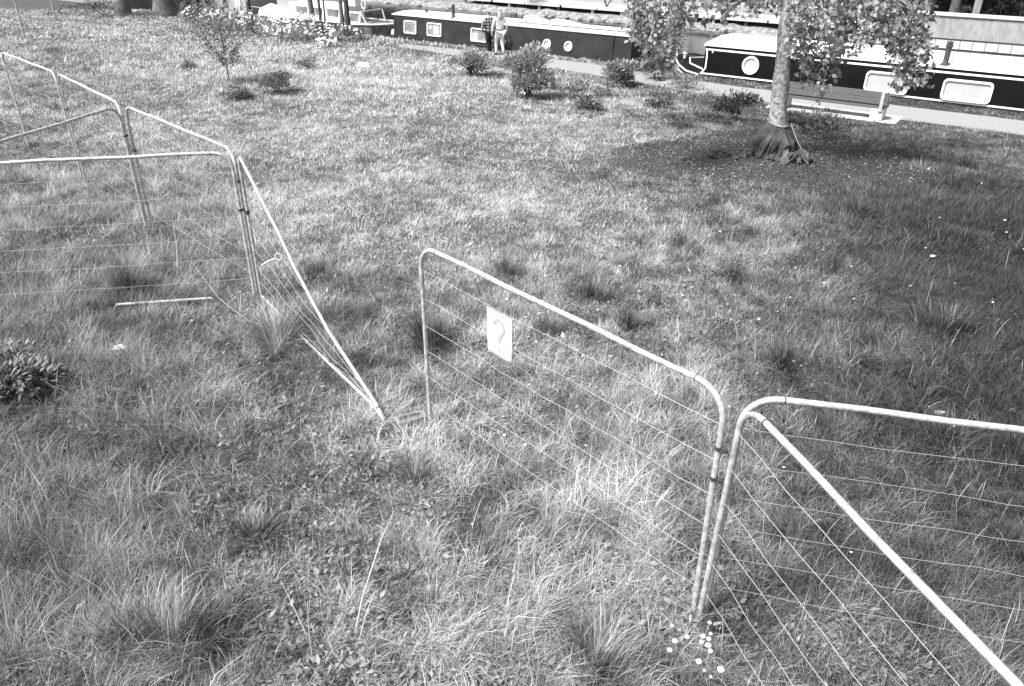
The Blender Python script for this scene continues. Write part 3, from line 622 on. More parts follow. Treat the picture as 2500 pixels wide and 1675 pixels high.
for a_, b_ in STR:
    a_ = np.array(a_); b_ = np.array(b_); hd = np.array([a_[0] - tx, a_[1] - ty, 0]); L0 = np.linalg.norm(hd) + 1e-6
    s0 = np.array([tx - .05, ty, random.uniform(3.0, 4.6)]); mid = np.array([tx, ty, 0]) + hd * .65 + (0, 0, a_[2] + random.uniform(.4, 1.0))
    lm.tube([s0, (s0 + mid) / 2 + (0, 0, .2), mid, a_ + (0, 0, .1)], [.05, .035, .022, .013], 6)
    for br in range(4):
        o0 = np.array([random.gauss(0, .15), random.gauss(0, .25), random.uniform(-.05, .35)]) if br else np.zeros(3)
        top_ = a_ + o0; bot = b_ + (o0 * (1, 1, 0)) * 1.15 + (0, 0, abs(random.gauss(0, .5)) if br else 0)
        if top_[2] - bot[2] < .12: bot[2] = top_[2] - .15
        nseg = 6; pts = [top_ + (bot - top_) * k / nseg + np.array([random.gauss(0, .02), random.gauss(0, .02), 0]) for k in range(nseg + 1)]
        tw.tube(pts, list(np.linspace(.009, .003, nseg + 1)), 4)
        ln = np.linalg.norm(bot - top_)
        for k in range(int(ln * 62) + 6):
            q = random.uniform(0, 1.03); p = top_ + (bot - top_) * q + np.array([random.gauss(0, .065), random.gauss(0, .065), random.gauss(0, .03)])
            LP.append(p); LD.append([random.gauss(0, .8), random.gauss(0, .8), -.55 + random.gauss(0, .35)])
for i in range(1900):   # upper crown
    a_ = random.uniform(0, 2 * PI); rr = 3.0 * math.sqrt(random.random()); z_ = 3.7 + (7.6 - 3.7) * random.random() ** 1.2; rr *= math.sqrt(max(.05, 1 - ((z_ - 4.2) / 3.6) ** 2))
    LP.append([tx + rr * math.cos(a_), ty + rr * math.sin(a_), z_]); LD.append([random.gauss(0, .8), random.gauss(0, .8), -.4 + random.gauss(0, .4)])
LP = np.array(LP); LD = np.array(LD); n = len(LP)
obj('limb', lm, M['bark'], t, smooth=True); obj('twig', tw, M['twig'], t, kind='stuff')
ln = R.uniform(.055, .14, n); V, T, tn = leaf_geo(LP, LD, rdir(n) + np.array([0, -.5, .5]), ln, ln * .82, R.uniform(.16, .44, n), fold=.12, droop=.2)
npobj('crown', V, [T], tn, M['leaf'], t)
# bare pale branch end
obj('bare_branch', MB().tube([(2.95, 16.4, 2.55), (2.5, 16.4, 2.72), (2.15, 16.4, 2.85), (2.0, 16.4, 2.87)], [.016, .014, .011, .006], 6), M['twig'], t)
# tarp skirt round the base
t = thing('tarp', 'dark crumpled tarp tied round the foot of the tree trunk', 'tarp', (tx, ty, tzv))
na, nz = 144, 34; V = []; F = []
aa, ff = np.meshgrid(np.arange(na) * 2 * PI / na, np.arange(nz + 1) / nz)
cxx, cyy = np.cos(aa), np.sin(aa)
def cr(k, sd): return fbm(cxx * k + 9 + ff * k * .7, cyy * k + 5 - ff * k * .4, sd, 3) - .5
fold = np.abs(np.sin(aa * 2.5 + 2.0 * cr(1.5, 203) * 3 + .6 * ff)) ** .6
RRr = .20 + .27 * sst(ff, -.05, .5) - .05 * sst(ff, .55, .9) + (.02 + .13 * sst(ff, .05, .5)) * (.55 - fold) + .16 * cr(3.2, 211) * sst(ff, .1, .5) + .10 * cr(7.5, 221) * ff + .12 * sst(ff, .8, 1) * (1 + np.cos(aa + .5)) * .6
ZZr = .80 * (1 - ff) ** 1.05 + .10 * np.sin(aa - .6) * (1 - ff) + .12 * cr(4, 231) * ff + .05 * ff * fold
for j in range(nz + 1):
    for i in range(na):
        V.append((tx - .03 * (1 - ff[j, i]) + RRr[j, i] * cxx[j, i], ty + RRr[j, i] * cyy[j, i], tzv + max(.0, ZZr[j, i]) + .02))
        if j: F.append(((j - 1) * na + i, (j - 1) * na + (i + 1) % na, j * na + (i + 1) % na, j * na + i))
o = obj('sheet', MB().add(V, F), M['tarp'], t); md = o.modifiers.new('thick', 'SOLIDIFY'); md.thickness = .006
obj('rope', MB().tube([(tx - .03 + .215 * math.cos(k * PI / 12), ty + .215 * math.sin(k * PI / 12), tzv + .80 + .07 * math.sin(k * PI / 12 - .6)) for k in range(25)], .012, 6).tube([(tx + .2, ty - .16, tzv + .8), (tx + .35, ty - .34, tzv + .45), (tx + .52, ty - .42, tzv + .2)], .008, 5), M['palewood'], t)
n = 34; a_ = R.uniform(-2.3, .5, n); t2 = thing('leafy_plant', 'plant with broad drooping dark leaves at the foot of the wrapped trunk', 'plant', (tx + .35, ty - .55, tzv))
P = np.stack([tx + .30 + .30 * np.cos(a_) * R.random(n) + .2 * R.normal(0, .5, n), ty - .45 + .15 * np.sin(a_) * R.random(n), tzv + R.uniform(.12, .36, n)], 1)
D = np.stack([np.cos(a_), np.sin(a_), R.uniform(-.8, .1, n)], 1); l2 = R.uniform(.22, .38, n)
V, T, tn = leaf_geo(P, D, np.tile([0, 0, 1.], (n, 1)) + rdir(n) * .4, l2, l2 * .42, R.uniform(.05, .13, n), droop=.35); npobj('foliage', V, [T], tn, M['leaf'], t2)
obj('stem', MB().tube([(tx + .3, ty - .45, tzv - .02), (tx + .32, ty - .45, tzv + .2), (tx + .36, ty - .5, tzv + .33)], [.02, .015, .008], 6), M['greybark'], t2)
n = 14; a_ = R.uniform(0, 2 * PI, n); t2 = thing('leafy_plant', 'small dark clump of limp leaves left of the wrapped trunk', 'plant', (tx - .95, ty - .05, tz(tx - .95, ty - .05)))
P = np.stack([tx - .95 + .22 * R.normal(0, 1, n), ty - .05 + .1 * R.normal(0, 1, n), np.full(n, tzv + .13)], 1); D = np.stack([np.cos(a_), np.sin(a_), R.uniform(-.5, .3, n)], 1); l2 = R.uniform(.18, .3, n)
V, T, tn = leaf_geo(P, D, np.tile([0, 0, 1.], (n, 1)) + rdir(n) * .4, l2, l2 * .45, R.uniform(.05, .12, n), droop=.3); npobj('foliage', V, [T], tn, M['leaf'], t2)

# ------------------------------------------------------------------ narrowboats
def window(parent, u0, u1, z0, z1, side, pane, r=.09, fw=.05, depth=.035, blinds=()):
    zr = (z0 + z1) / 2; vf_ = side(zr); k = side(1.) - side(0.)
    f = obj('window', MB().cring(rrect(u0, u1, z0, z1, r), rrect(u0 + fw, u1 - fw, z0 + fw, z1 - fw, max(.02, r - fw * .5)), vf_ - depth, vf_ + .01, k, zr), M['white'], parent)
    obj('pane', MB().cplate(rrect(u0 + fw * .6, u1 - fw * .6, z0 + fw * .6, z1 - fw * .6, max(.02, r - fw * .4)), vf_ - .008, vf_ + .004, k, zr), pane, f)
    for b in blinds: obj('curtain', MB().cplate([(b[0], b[2]), (b[1], b[2]), (b[1], b[3]), (b[0], b[3])], vf_ - .016, vf_ - .0085, k, zr), M['glasspale'], f)
    return f
def porthole(parent, u, z, r, side, pane, depth=.05, fw=.05):
    vf_ = side(z); k = side(1.) - side(0.)
    f = obj('porthole', MB().cring(circ(u, z, r), circ(u, z, r - fw), vf_ - depth, vf_ + .01, k, z), M['white'], parent, smooth=True)
    obj('pane', MB().cplate(circ(u, z, r - fw * .6), vf_ - .01, vf_ + .004, k, z), pane, f); return f
def chimney(parent, u, v, z, h, r, label=None):
    c = C(u, v, z); o = obj('chimney', MB().lathe(c, [(r * 2.0, -.03), (r * 2.0, .02), (r * 1.25, .05), (r, .08), (r, h * .72), (r * 1.25, h * .74), (r * 1.25, h * .8), (r * 1.1, h * .81), (r * 1.1, h * .93), (r * .6, h * .96)], 16), M['darkiron'], parent, smooth=True)
    obj('cap', MB().tube([c + (-r, 0, h * .93), c + (-r, 0, h * 1.05)], .008, 5).tube([c + (r, 0, h * .93), c + (r, 0, h * 1.05)], .008, 5).tube([c + (0, 0, h * .95), c + (0, 0, h * 1.06)], .014, 6), M['darkiron'], o)
# grey boat
v0 = 29.2; b1 = thing('narrowboat', 'long dark grey narrowboat with white roof behind the walking pair', 'narrowboat', C(20.5, 30.1, -1.05), 'moored narrowboats')
obj('hull', MB().cprism([(v0 + .02, -1.35), (v0 - .02, -.62), (v0 - .02, -.56), (31.15, -.56), (31.15, -.62), (31.1, -1.35)], 13.6, 27.2), M['hull'], b1)
obj('cabin', MB().cprism([(v0, -.558), (v0 + .07, .36), (31.05, .36), (31.1, -.558)], 14.5, 26.7), M['boatgrey'], b1)
def side1(z): return 29.2 + .07 * (z + .558) / .918
rf = obj('roof', MB().cprism([(v0 + .03, .362), (v0 + .02, .40), (v0 + .35, .435), (30.1, .46), (30.75, .435), (31.09, .40), (31.07, .362)], 14.42, 26.78), M['roofwhite'], b1)
for q, (u0, u1, z0, z1, bl) in enumerate([(25.31, 26.05, -.37, .18, ((25.36, 26.0, .06, .14), (25.36, 25.44, -.3, .0), (25.75, 25.95, -.33, -.28))), (23.86, 24.68, -.37, .18, ((24.0, 24.35, -.3, .1), (24.42, 24.6, -.1, .12))), (21.38, 22.22, -.40, .14, ((21.85, 22.17, -.35, -.05),))]):
    window(b1, u0, u1, z0, z1, side1, M['glassgrey'], r=.06, fw=.04, depth=.05, blinds=bl)
porthole(b1, 18.33, -.20, .19, side1, M['glasspale']); porthole(b1, 17.31, -.20, .19, side1, M['glasspale'])
chimney(b1, 23.45, v0 + .38, .42, .55, .075)
obj('seam', MB().cbox(15.28, 15.30, v0 - .004, v0 + .03, -.5, .355), M['hull'], b1)
obj('vent', MB().lathe(C(25.5, 30.2, .45), [(.06, 0), (.06, .08), (.1, .09), (.08, .13)], 12), M['darkiron'], b1)
for (ua, ub, za, zb, lab) in ((20.2, 18.8, .66, .52, 'left'), (18.85, 17.2, .60, .50, 'right')):
    t = thing('solar_array', 'pale tilted panel propped on brackets on the grey boat roof, %s one' % lab, 'solar array', C((ua + ub) / 2, 30.1, .45), 'panels on the grey boat roof')
    mb = MB(); out = [(ua, 30.35, za), (ua - .25, 30.42, za + .03), ((ua + ub) / 2, 30.44, (za + zb) / 2 + .05), (ub + .2, 30.4, zb + .02), (ub, 30.3, zb), (ub + .2, 29.95, zb - .04), ((ua + ub) / 2, 29.85, (za + zb) / 2 - .10), (ua - .2, 29.95, za - .09)]
    mb.add([C(*p) for p in out] + [C(p[0], p[1], p[2] - .04) for p in out], [tuple(range(8)), tuple(range(8, 16))[::-1]] + [(i, 8 + i, 8 + (i + 1) % 8, (i + 1) % 8) for i in range(8)])
    obj('panel', mb, M['palecon'], t)
    for s in (.15, .85):
        u = ua + (ub - ua) * s; z_ = za + (zb - za) * s
        obj('bracket', MB().beam(C(u - .12, 29.85, .44), C(u, 30.1, z_ - .03), .03, .03).beam(C(u + .12, 29.85, .44), C(u, 30.1, z_ - .03), .03, .03).beam(C(u, 30.6, .43), C(u, 30.25, z_ - .03), .03, .03), M['palewood'], t)
obj('plank', MB().beam(C(18.9, 29.75, .475), C(14.9, 29.75, .475), .16, .04), M['palecon'], loc=C(17, 29.75, .45), label='long pale plank lying along the grey boat roof', cat='plank')
obj('boat_pole', MB().tube([C(20.3, 29.6, .475), C(17.5, 29.6, .48), C(15, 29.6, .475)], .022, 6), M['wood'], loc=C(17.5, 29.6, .45), label='thin boat pole lying along the edge of the grey boat roof', cat='pole')
# black boat
v0 = 28.6; vf = 31.9; b2 = thing('narrowboat', 'black narrowboat with white roof and white trim at right', 'narrowboat', C(4, 30.2, -1.05), 'moored narrowboats')
obj('hull', MB().cprism([(v0 + .05, -1.35), (v0 - .03, -.66), (v0 - .03, -.60), (vf + .03, -.60), (vf + .03, -.66), (vf - .05, -1.35)], -9, 11.4), M['hull'], b2)
obj('cabin', MB().cprism([(v0, -.598), (v0 + .09, .40), (vf - .09, .40), (vf, -.598)], -7, 11.3), M['boatblack'], b2)
def sidev(z): return v0 + .09 * (z + .6) / 1.0
obj('roof', MB().cprism([(v0 + .06, .402), (v0 + .06, .44), (v0 + .35, .49), (30.25, .56), (vf - .35, .49), (vf - .06, .44), (vf - .06, .402)], -7.05, 11.36), M['roofwhite'], b2)
obj('handrail', MB().tube([C(11.2, v0 + .10, .415), C(2, v0 + .10, .415), C(-6.8, v0 + .10, .415)], .03, 8), M['boatblack'], b2, smooth=True)
def trim(pts, wdt=.05):   # flat white line on the cabin side through (u,z) points
    mb = MB()
    for i in range(len(pts) - 1):
        (ua, za), (ub, zb) = pts[i], pts[i + 1]; d = np.array([ub - ua, zb - za]); d /= np.linalg.norm(d); s = np.array([-d[1], d[0]]) * wdt / 2; e_ = d * wdt * .25
        q = [(ua - s[0] - e_[0], za - s[1] - e_[1]), (ub - s[0] + e_[0], zb - s[1] + e_[1]), (ub + s[0] + e_[0], zb + s[1] + e_[1]), (ua + s[0] - e_[0], za + s[1] - e_[1])]
        mb.add([C(u, sidev(z) - .008 - .0004 * i, z) for u, z in q] + [C(u, sidev(z) + .004, z) for u, z in q], [(0, 1, 2, 3), (7, 6, 5, 4), (0, 4, 5, 1), (1, 5, 6, 2), (2, 6, 7, 3), (3, 7, 4, 0)])
    return mb
obj('trim_line', trim([(11.27, .285), (-7, .285)], .055), M['white'], b2)
obj('trim_line', trim([(11.36, -.535), (-7, -.555)], .05), M['white'], b2)
obj('trim_line', trim([(11.25, .285), (11.22, .2), (11.20, .0), (11.20, -.35), (11.27, -.46), (11.34, -.53)], .05), M['white'], b2)
porthole(b2, 9.56, -.10, .30, sidev, M['glasspale'], depth=.05, fw=.065)
window(b2, 4.39, 5.71, -.50, .12, sidev, M['glasspale'], r=.13, fw=.055, depth=.06)
window(b2, 2.03, 3.42, -.50, .12, sidev, M['glasspale'], r=.13, fw=.055, depth=.06)
window(b2, -.9, .4, -.50, .12, sidev, M['glasspale'], r=.13, fw=.055, depth=.06)
chimney(b2, 3.54, v0 + .3, .46, .72, .085)
obj('headlamp', MB().lathe(C(11.0, sidev(.2) - .02, .18), [(.025, 0), (.03, .03), (.02, .05)], 8), M['white'], b2)
bow = [(11.4, v0 - .02), (12.0, v0 + .22), (12.5, v0 + .68), (12.85, v0 + 1.15), (13.0, 30.25), (12.85, 31.4), (12.4, 31.75), (11.4, vf + .02)]
zb_ = [-.60, -.56, -.46, -.33, -.24, -.33, -.46, -.60]
mb = MB(); k = len(bow); mb.v = [tuple(C(u, v, z)) for (u, v), z in zip(bow, zb_)] + [tuple(C(u - .25 * (u - 11.4), v, -1.35)) for u, v in bow]
mb.f = [(i, i + 1, k + i + 1, k + i) for i in range(k - 1)]
mb.add([C(11.4 + (u - 11.4) * .82, 30.25 + (v - 30.25) * .8, z - .07) for (u, v), z in zip(bow, zb_)], [tuple(range(k))])
for i in range(k - 1): mb.f.append((i, i + 1, 2 * k + i + 1, 2 * k + i))
obj('bow', mb, M['boatblack'], b2)
for off_, w_ in ((0, .028), (-.17, .022)):
    obj('bow_trim', MB().tube([C(u + .01, v - .015, z + off_ + .01) for (u, v), z in zip(bow[:5], zb_)], w_, 6), M['white'], b2, smooth=True)
obj('coaming', MB().tube([C(11.4, v0 + .45, -.50), C(12.2, v0 + 1.0, -.42), C(12.5, 30.25, -.34), C(12.2, 31.2, -.42)], .03, 6), M['white'], b2, smooth=True)
obj('bollard', MB().lathe(C(12.65, 30.1, -.34), [(.05, 0), (.05, .14), (.09, .16), (.06, .22)], 10), M['white'], b2, smooth=True)
# cruiser at left behind the twin trunks
b0 = thing('cruiser', 'small white cabin cruiser with a slanted windscreen behind the twin trunks', 'cruiser', C(30, 30.3, -1.05))
hp = [(34.5, 29.4), (29.5, 29.4), (28.4, 29.55), (27.75, 29.9), (27.5, 30.35), (27.75, 30.9), (28.4, 31.2), (34.5, 31.3)]; k = len(hp)
mb = MB(); mb.v = [tuple(C(u, v, -.28 + .06 * max(0, 29 - u))) for u, v in hp] + [tuple(C(u + .25 * max(0, 29 - u), v + (.15 if v < 30 else -.15), -1.3)) for u, v in hp]; mb.f = [(i, i + 1, k + i + 1, k + i) for i in range(k - 1)] + [(k - 1, 0, k, 2 * k - 1), tuple(range(k))]
obj('hull', mb, M['greyhull'], b0)
obj('gunwale', MB().tube([C(u, v, -.26 + .06 * max(0, 29 - u)) for u, v in hp], .05, 6), M['white'], b0, smooth=True)
obj('stem', MB().tube([C(27.47, 30.3, -.2), C(27.6, 30.2, -.6), C(27.95, 30.1, -1.1)], .06, 6), M['white'], b0, smooth=True)
obj('cabin', MB().cprism([(29.6, -.25), (29.75, .45), (31.0, .45), (31.15, -.25)], 30.3, 34.2), M['white'], b0)
for u in (30.7, 31.8, 32.9): f = obj('window', MB().cplate([(u, -.02), (u + .7, -.02), (u + .7, .3), (u, .3)], 29.62, 29.75), M['glassgrey'], b0)
ws = obj('windscreen', MB().cring([(29.1, -.24), (29.85, -.24), (29.75, .3), (29.0, .3)], [(29.2, -.16), (29.75, -.16), (29.68, .22), (29.1, .22)], 29.5, 29.56), M['white'], b0)
obj('pane', MB().cplate([(29.19, -.17), (29.76, -.17), (29.69, .23), (29.09, .23)], 29.52, 29.535), M['glassgrey'], ws)
obj('windscreen_post', MB().beam(C(29.0, 29.5, .3), C(28.75, 29.6, -.22), .06, .05).beam(C(29.02, 29.5, .31), C(29.1, 31, .31), .05, .05).beam(C(29.0, 31, .3), C(28.75, 30.9, -.22), .05, .05), M['white'], b0)
obj('pulpit_rail', MB().tube([C(28.6, 29.75, -.22), C(28.15, 30.0, .1), C(28.35, 30.2, .24), C(28.8, 30.4, .26)], .015, 5), M['darkiron'], b0)
obj('life_ring', MB().tube([C(29.15 + .12 * math.cos(q * PI / 8), 29.9, .6 + .2 * math.sin(q * PI / 8)) for q in range(17)], .04, 6), M['white'], loc=C(29.15, 29.9, .4), label='white ring standing on the cruiser roof', cat='life ring')
obj('roof_box', MB().cbox(29.7, 30.2, 29.9, 30.6, .45, .85), M['white'], b0, bevel=.03)
mb = MB().lathe(C(27.15, 29.9, -.75), [(.05, 0), (.22, .06), (.27, .2), (.22, .36), (.06, .43)], 14)
obj('buoy', mb, M['white'], loc=C(27.15, 29.9, -.75), smooth=True, label='white mooring buoy between the cruiser bow and the grey narrowboat', cat='buoy')
# houseboat far left
hb = thing('houseboat', 'grey houseboat wall with small dark windows at upper left', 'houseboat', C(40, 31.2, -1.05))
obj('hull', MB().cprism([(30.1, -1.3), (29.95, -.45), (32.6, -.45), (32.5, -1.3)], 37.4, 43.2), M['greyhull'], hb)
obj('cabin', MB().cbox(38.0, 43.0, 30.05, 32.5, -.449, 1.9), M['houseboat'], hb)
obj('roof', MB().cbox(37.8, 43.2, 29.9, 32.7, 1.901, 2.0), M['darkiron'], hb)
for u in (39.5, 41.05, 41.85, 42.6):
    f = obj('window', MB().cring(rrect(u, u + .42, -.14, .4, .03), rrect(u + .04, u + .38, -.10, .36, .02), 30.0, 30.06), M['houseboat'], hb); obj('pane', MB().cplate(rrect(u + .03, u + .39, -.11, .37, .02), 30.035, 30.055), M['hull'], f)
obj('door', MB().cbox(38.4, 38.85, 30.0, 30.05, -.36, 1.4), M['white'], hb)
wb = thing('covered_boat', 'white sheeted boat behind the flowering bushes', 'boat', C(36, 31, -1.05))
obj('hull', MB().cprism([(30.0, -1.3), (29.9, -.4), (31.9, -.4), (31.8, -1.3)], 33.8, 37.2), M['greyhull'], wb)
mb = MB(); nu_ = 12
for i in range(nu_ + 1):
    u = 34 + 3.0 * i / nu_; hh = .22 + .25 * abs(math.sin(i * .9))
    mb.v += [tuple(C(u, v, z)) for v, z in ((29.92, -.42), (30.1, -.4 + hh * .7), (30.9, -.35 + hh), (31.7, -.4 + hh * .6), (31.88, -.42))]
    if i:
        for j in range(4): q = (i - 1) * 5 + j; mb.f.append((q, q + 1, q + 6, q + 5))
obj('sheet', mb, M['tarpwhite'], wb, smooth=True)
obj('cabin', MB().cbox(34.6, 36.0, 30.5, 31.6, -.2, .9), M['houseboat'], wb)
obj('rail', MB().tube([C(37.3, 29.8, .02), C(33.6, 29.8, .02)], .02, 5).tube([C(36.6, 29.8, .02), C(36.6, 29.9, -.5)], .015, 5).tube([C(34.6, 29.8, .02), C(34.6, 29.9, -.5)], .015, 5), M['palewood'], wb)
# ------------------------------------------------------------------ bank-side trunks at left
def trunk_tree(label, x, y, r, lean, bark, top=7.5, crown=900, name='bank_tree'):
    z = tz(x, y); t = thing(name, label, 'tree', (x, y, z), 'trees on the near bank')
    P = [np.array([x, y, z - .1]) + np.array([lean[0], lean[1], 0]) * s + (0, 0, top * s) for s in np.linspace(0, 1, 9)]
    P = [p + np.array([math.sin(i * 1.3) * r * .3, math.cos(i) * r * .2, 0]) for i, p in enumerate(P)]
    obj('trunk', MB().tube(P, [r * (1.5 if i == 0 else 1 - .07 * i) for i in range(9)], 14), bark, t, smooth=True)
    lim = MB(); c = P[-1]
    for k in range(6): a_ = k * 1.05; s = P[5 + k % 3]; lim.tube([s, s + np.array([math.cos(a_), math.sin(a_), 1.0]) * .9, s + np.array([math.cos(a_) * 2, math.sin(a_) * 2, 2.0])], [r * .4, r * .25, r * .1], 6)
    obj('limb', lim, bark, t)
    n = crown; d = rdir(n) * (R.random(n) ** .4)[:, None]; Pn = c + np.array([0, 0, .6]) + d * np.array([2.6, 2.6, 2.1]); ln = R.uniform(.12, .24, n)
    V, T, tn = leaf_geo(Pn, rdir(n) + np.array([0, 0, -.2]), rdir(n) + np.array([0, 0, .6]), ln, ln * .6, R.uniform(.04, .13, n)); npobj('crown', V, [T], tn, M['leaf'], t)
trunk_tree('thick grey trunk at upper left', -19.2, 47.2, .48, (-1.2, 0), M['greybark'])
trunk_tree('leaning grey trunk right of the thick trunk at upper left', -18.0, 47.2, .30, (.8, 0), M['greybark'])
trunk_tree('pale stump-like trunk furthest left at the top edge', -21.6, 47.5, .35, (-.3, 0), M['greybark'])
trunk_tree('single dark trunk in front of the white sheeted boat', -13.27, 43.2, .12, (0, 0), M['darkbark'])
trunk_tree('grey trunk rising from the big flowering bush', -9.62, 41.0, .14, (-.1, 0), M['greybark'])
trunk_tree('thin dark trunk left of the cruiser cabin', -9.15, 40.7, .07, (0, 0), M['darkbark'], crown=500)
trunk_tree('thinnest dark stem left of the cruiser cabin', -8.95, 40.75, .045, (.1, 0), M['darkbark'], crown=300)
trunk_tree('left of the twin trunks before the cruiser, grey', -7.92, 39.6, .10, (0, 0), M['greybark'], crown=500)
trunk_tree('right of the twin trunks before the cruiser, dark', -7.66, 39.6, .12, (0, 0), M['darkbark'], crown=500)
# ------------------------------------------------------------------ bench
bu0, bu1, bv = 4.36, 7.35, 24.9; zb0 = -.62
bn = thing('bench', 'long wooden bench with its back turned, on white concrete blocks', 'bench', C((bu0 + bu1) / 2, bv + .3, zb0))
obj('slab', MB().cbox(bu0 - .45, bu1 + .3, bv - .12, bv + .95, zb0 - .1, zb0 + .035), M['palecon'], bn, bevel=.01)
for i, (z0, z1) in enumerate(((-.145, .018), (.026, .20))): obj('back_plank', MB().cbox(bu0 + .07, bu1 - .07, bv + .045 , bv + .09, z0, z1), M['wood'], bn, bevel=.006)
for u in (bu0, bu1 - .1): obj('back_post', MB().cbox(u, u + .09, bv - .02, bv + .04, -.33, .215), M['palewood'], bn, bevel=.006)
for u in (bu0 - .10,): obj('end_plank', MB().cbox(u, u + .07, bv + .045, bv + .10, -.18, .205), M['wood'], bn, bevel=.006)
for i in range(3): obj('seat_plank', MB().cbox(bu0 - .08, bu1 + .06, bv + .06 + .16 * i, bv + .20 + .16 * i, -.27, -.19), M['wood'] , bn, bevel=.008)
for u in (bu0 - .04, bu1 - .3): obj('block', MB().cbox(u, u + .34, bv + .02, bv + .52, zb0 + .036, -.272), M['palecon'], bn, bevel=.015)

# ------------------------------------------------------------------ far bank: wall, jetty, plants
wa = thing('canal_wall', 'grey concrete retaining wall across the canal at upper right', 'wall', C(0, 43.5, -1.05))
obj('wall', MB().cbox(-60, 8.2, 43.25, 43.9, -1.4, .36), M['concrete'], wa)
obj('coping', MB().cbox(-60, 8.25, 43.18, 43.95, .361, .44), M['palecon'], wa)
obj('ledge', MB().cbox(-60, 8.2, 43.10, 43.249, -1.5, -1.02), M['hull'], wa)
base = None
for i in range(30):
    u = 8.0 - i * .52; 
    if base is None:
        base = obj('panel', MB().cbox(u - .50, u, 43.17, 43.248, -1.015, -.64), M['palecon'], wa, bevel=.006); u00 = u
    else:
        p = base.copy(); COL.objects.link(p); p.parent = wa; dv = C(u, 0, 0) - C(u00, 0, 0); p.location = (dv[0], dv[1], random.uniform(-.006, .006))
M['shadowgap'] = M['hull']
obj('rail', MB().cbox(-10, 8.1, 43.15, 43.246, -.625, -.585), M['darkiron'], wa)
jt = thing('jetty', 'low wooden jetty on white piles along the far bank', 'jetty', C(20, 44.0, -1.05))
obj('deck', MB().cbox(8.6, 34, 43.6, 45.4, -.45, -.39), M['palewood'], jt)
for i, u in enumerate(np.arange(9, 34, 2.5)): obj('edge_beam', MB().cbox(u, u + 2.4 + .06 * math.sin(i * 3), 43.53, 43.595, -.56, -.43 + .015 * math.sin(i * 5)), M['palecon'], jt)
for i, u in enumerate(np.arange(9.2, 34, 1.9)): obj('pile', MB().cbox(u + .3 * math.sin(i * 2.3), u + .13 + .3 * math.sin(i * 2.3), 43.65, 43.8, -1.2, -.455), M['palecon'] if i % 3 else M['wood'], jt)
for i, u in enumerate(np.arange(9.6, 33, 2.35)):
    u += .4 * math.sin(i * 4.1)
    obj('rail_post', MB().beam(C(u, 43.8, -.39), C(u - .35, 43.95, .2), .07, .07).beam(C(u, 43.8, -.39), C(u + .3, 43.95, .2), .07, .07), M['palecon'] if i % 3 else M['darkbark'], jt)
obj('hand_rail', MB().cbox(9, 33.5, 43.92, 43.98, .19, .26), M['palecon'], jt)
obj('back_board', MB().cbox(8.8, 34, 45.42, 45.5, -.39, -.02), M['concrete'], jt)
for i in range(46):   # rocks along the far waterline
    u = 9 + 36 * i / 46 + random.uniform(-.3, .3); v = 42.75 + random.uniform(-.2, .5); s = random.uniform(.1, .26)
    d = [C(u, v, -.98) + np.array([s * math.cos(a_) * random.uniform(.7, 1.1), s * math.sin(a_) * random.uniform(.7, 1.1), zz_ * s * .6]) for zz_, ks in ((-.4, 7), (.3, 7)) for a_ in np.linspace(0, 2 * PI, 8)[:7]]
    mb = MB().add(d + [C(u, v, -.98 + s * .5)], [(k, (k + 1) % 7, 7 + (k + 1) % 7, 7 + k) for k in range(7)] + [(7 + k, 7 + (k + 1) % 7, 14) for k in range(7)])
    obj('rock', mb, M['mud'] if i % 3 else M['concrete'], loc=C(u, v, -1.05), label='grey rock in the line of rocks at the far waterline', cat='rock', group='rocks at the far waterline')
def far_shrub(label, u, v, r, h, n, tone, **k):
    p = C(u, v, 0); zf = (.15 if u < 8 else .02) - tz(p[0], p[1]); shrub('far_shrub', label, p[0], p[1], r, h, n, tone, leaf=(.1, .22), zoff=zf, group='shrubs on the far bank', **k)
for i, (u, v, r, h, n, tn_, lab) in enumerate([(4.35, 44.6, .5, .55, 350, (.02, .07), 'dark shrub behind the canal wall right of the pale post'), (3.6, 44.5, .6, .95, 600, (.01, .04), 'black cone shaped shrub behind the canal wall'), (5.25, 44.5, .5, .6, 300, (.06, .14), 'grey rounded shrub behind the canal wall left of the pale post'),
        (2.6, 45.2, .8, .9, 400, (.03, .12), 'loose shrub behind the canal wall at the right edge'), (1.2, 45, .9, 1.0, 400, (.03, .1), 'shrub behind the canal wall beyond the right edge'), (7.6, 44.8, .8, 1.0, 400, (.02, .08), 'dark shrub at the left end of the canal wall'),
        (11, 45.6, 1.2, 1.4, 600, (.02, .1), 'shrub behind the jetty at its right end'), (14.5, 45.8, 1.3, 1.5, 600, (.02, .1), 'shrub behind the jetty second from its right end'), (19, 46, 1.4, 1.5, 600, (.04, .12), 'shrub behind the middle of the jetty'),
        (24, 46.0, 1.5, 1.6, 600, (.02, .1), 'shrub behind the jetty left of its middle'), (28.6, 43.6, .9, .9, 500, (.06, .2), 'shrub overhanging the water at the left end of the jetty'), (35, 44.6, 1.6, 1.8, 700, (.01, .06), 'dark shrub on the far bank beyond the jetty'),
        (38.5, 44.6, 1.7, 2.0, 700, (.01, .06), 'dark shrub on the far bank beyond the cruiser'), (42.5, 44.6, 1.8, 2.0, 700, (.01, .06), 'dark shrub on the far bank behind the houseboat')]):
    far_shrub(lab, u, v, r, h, n, tn_)
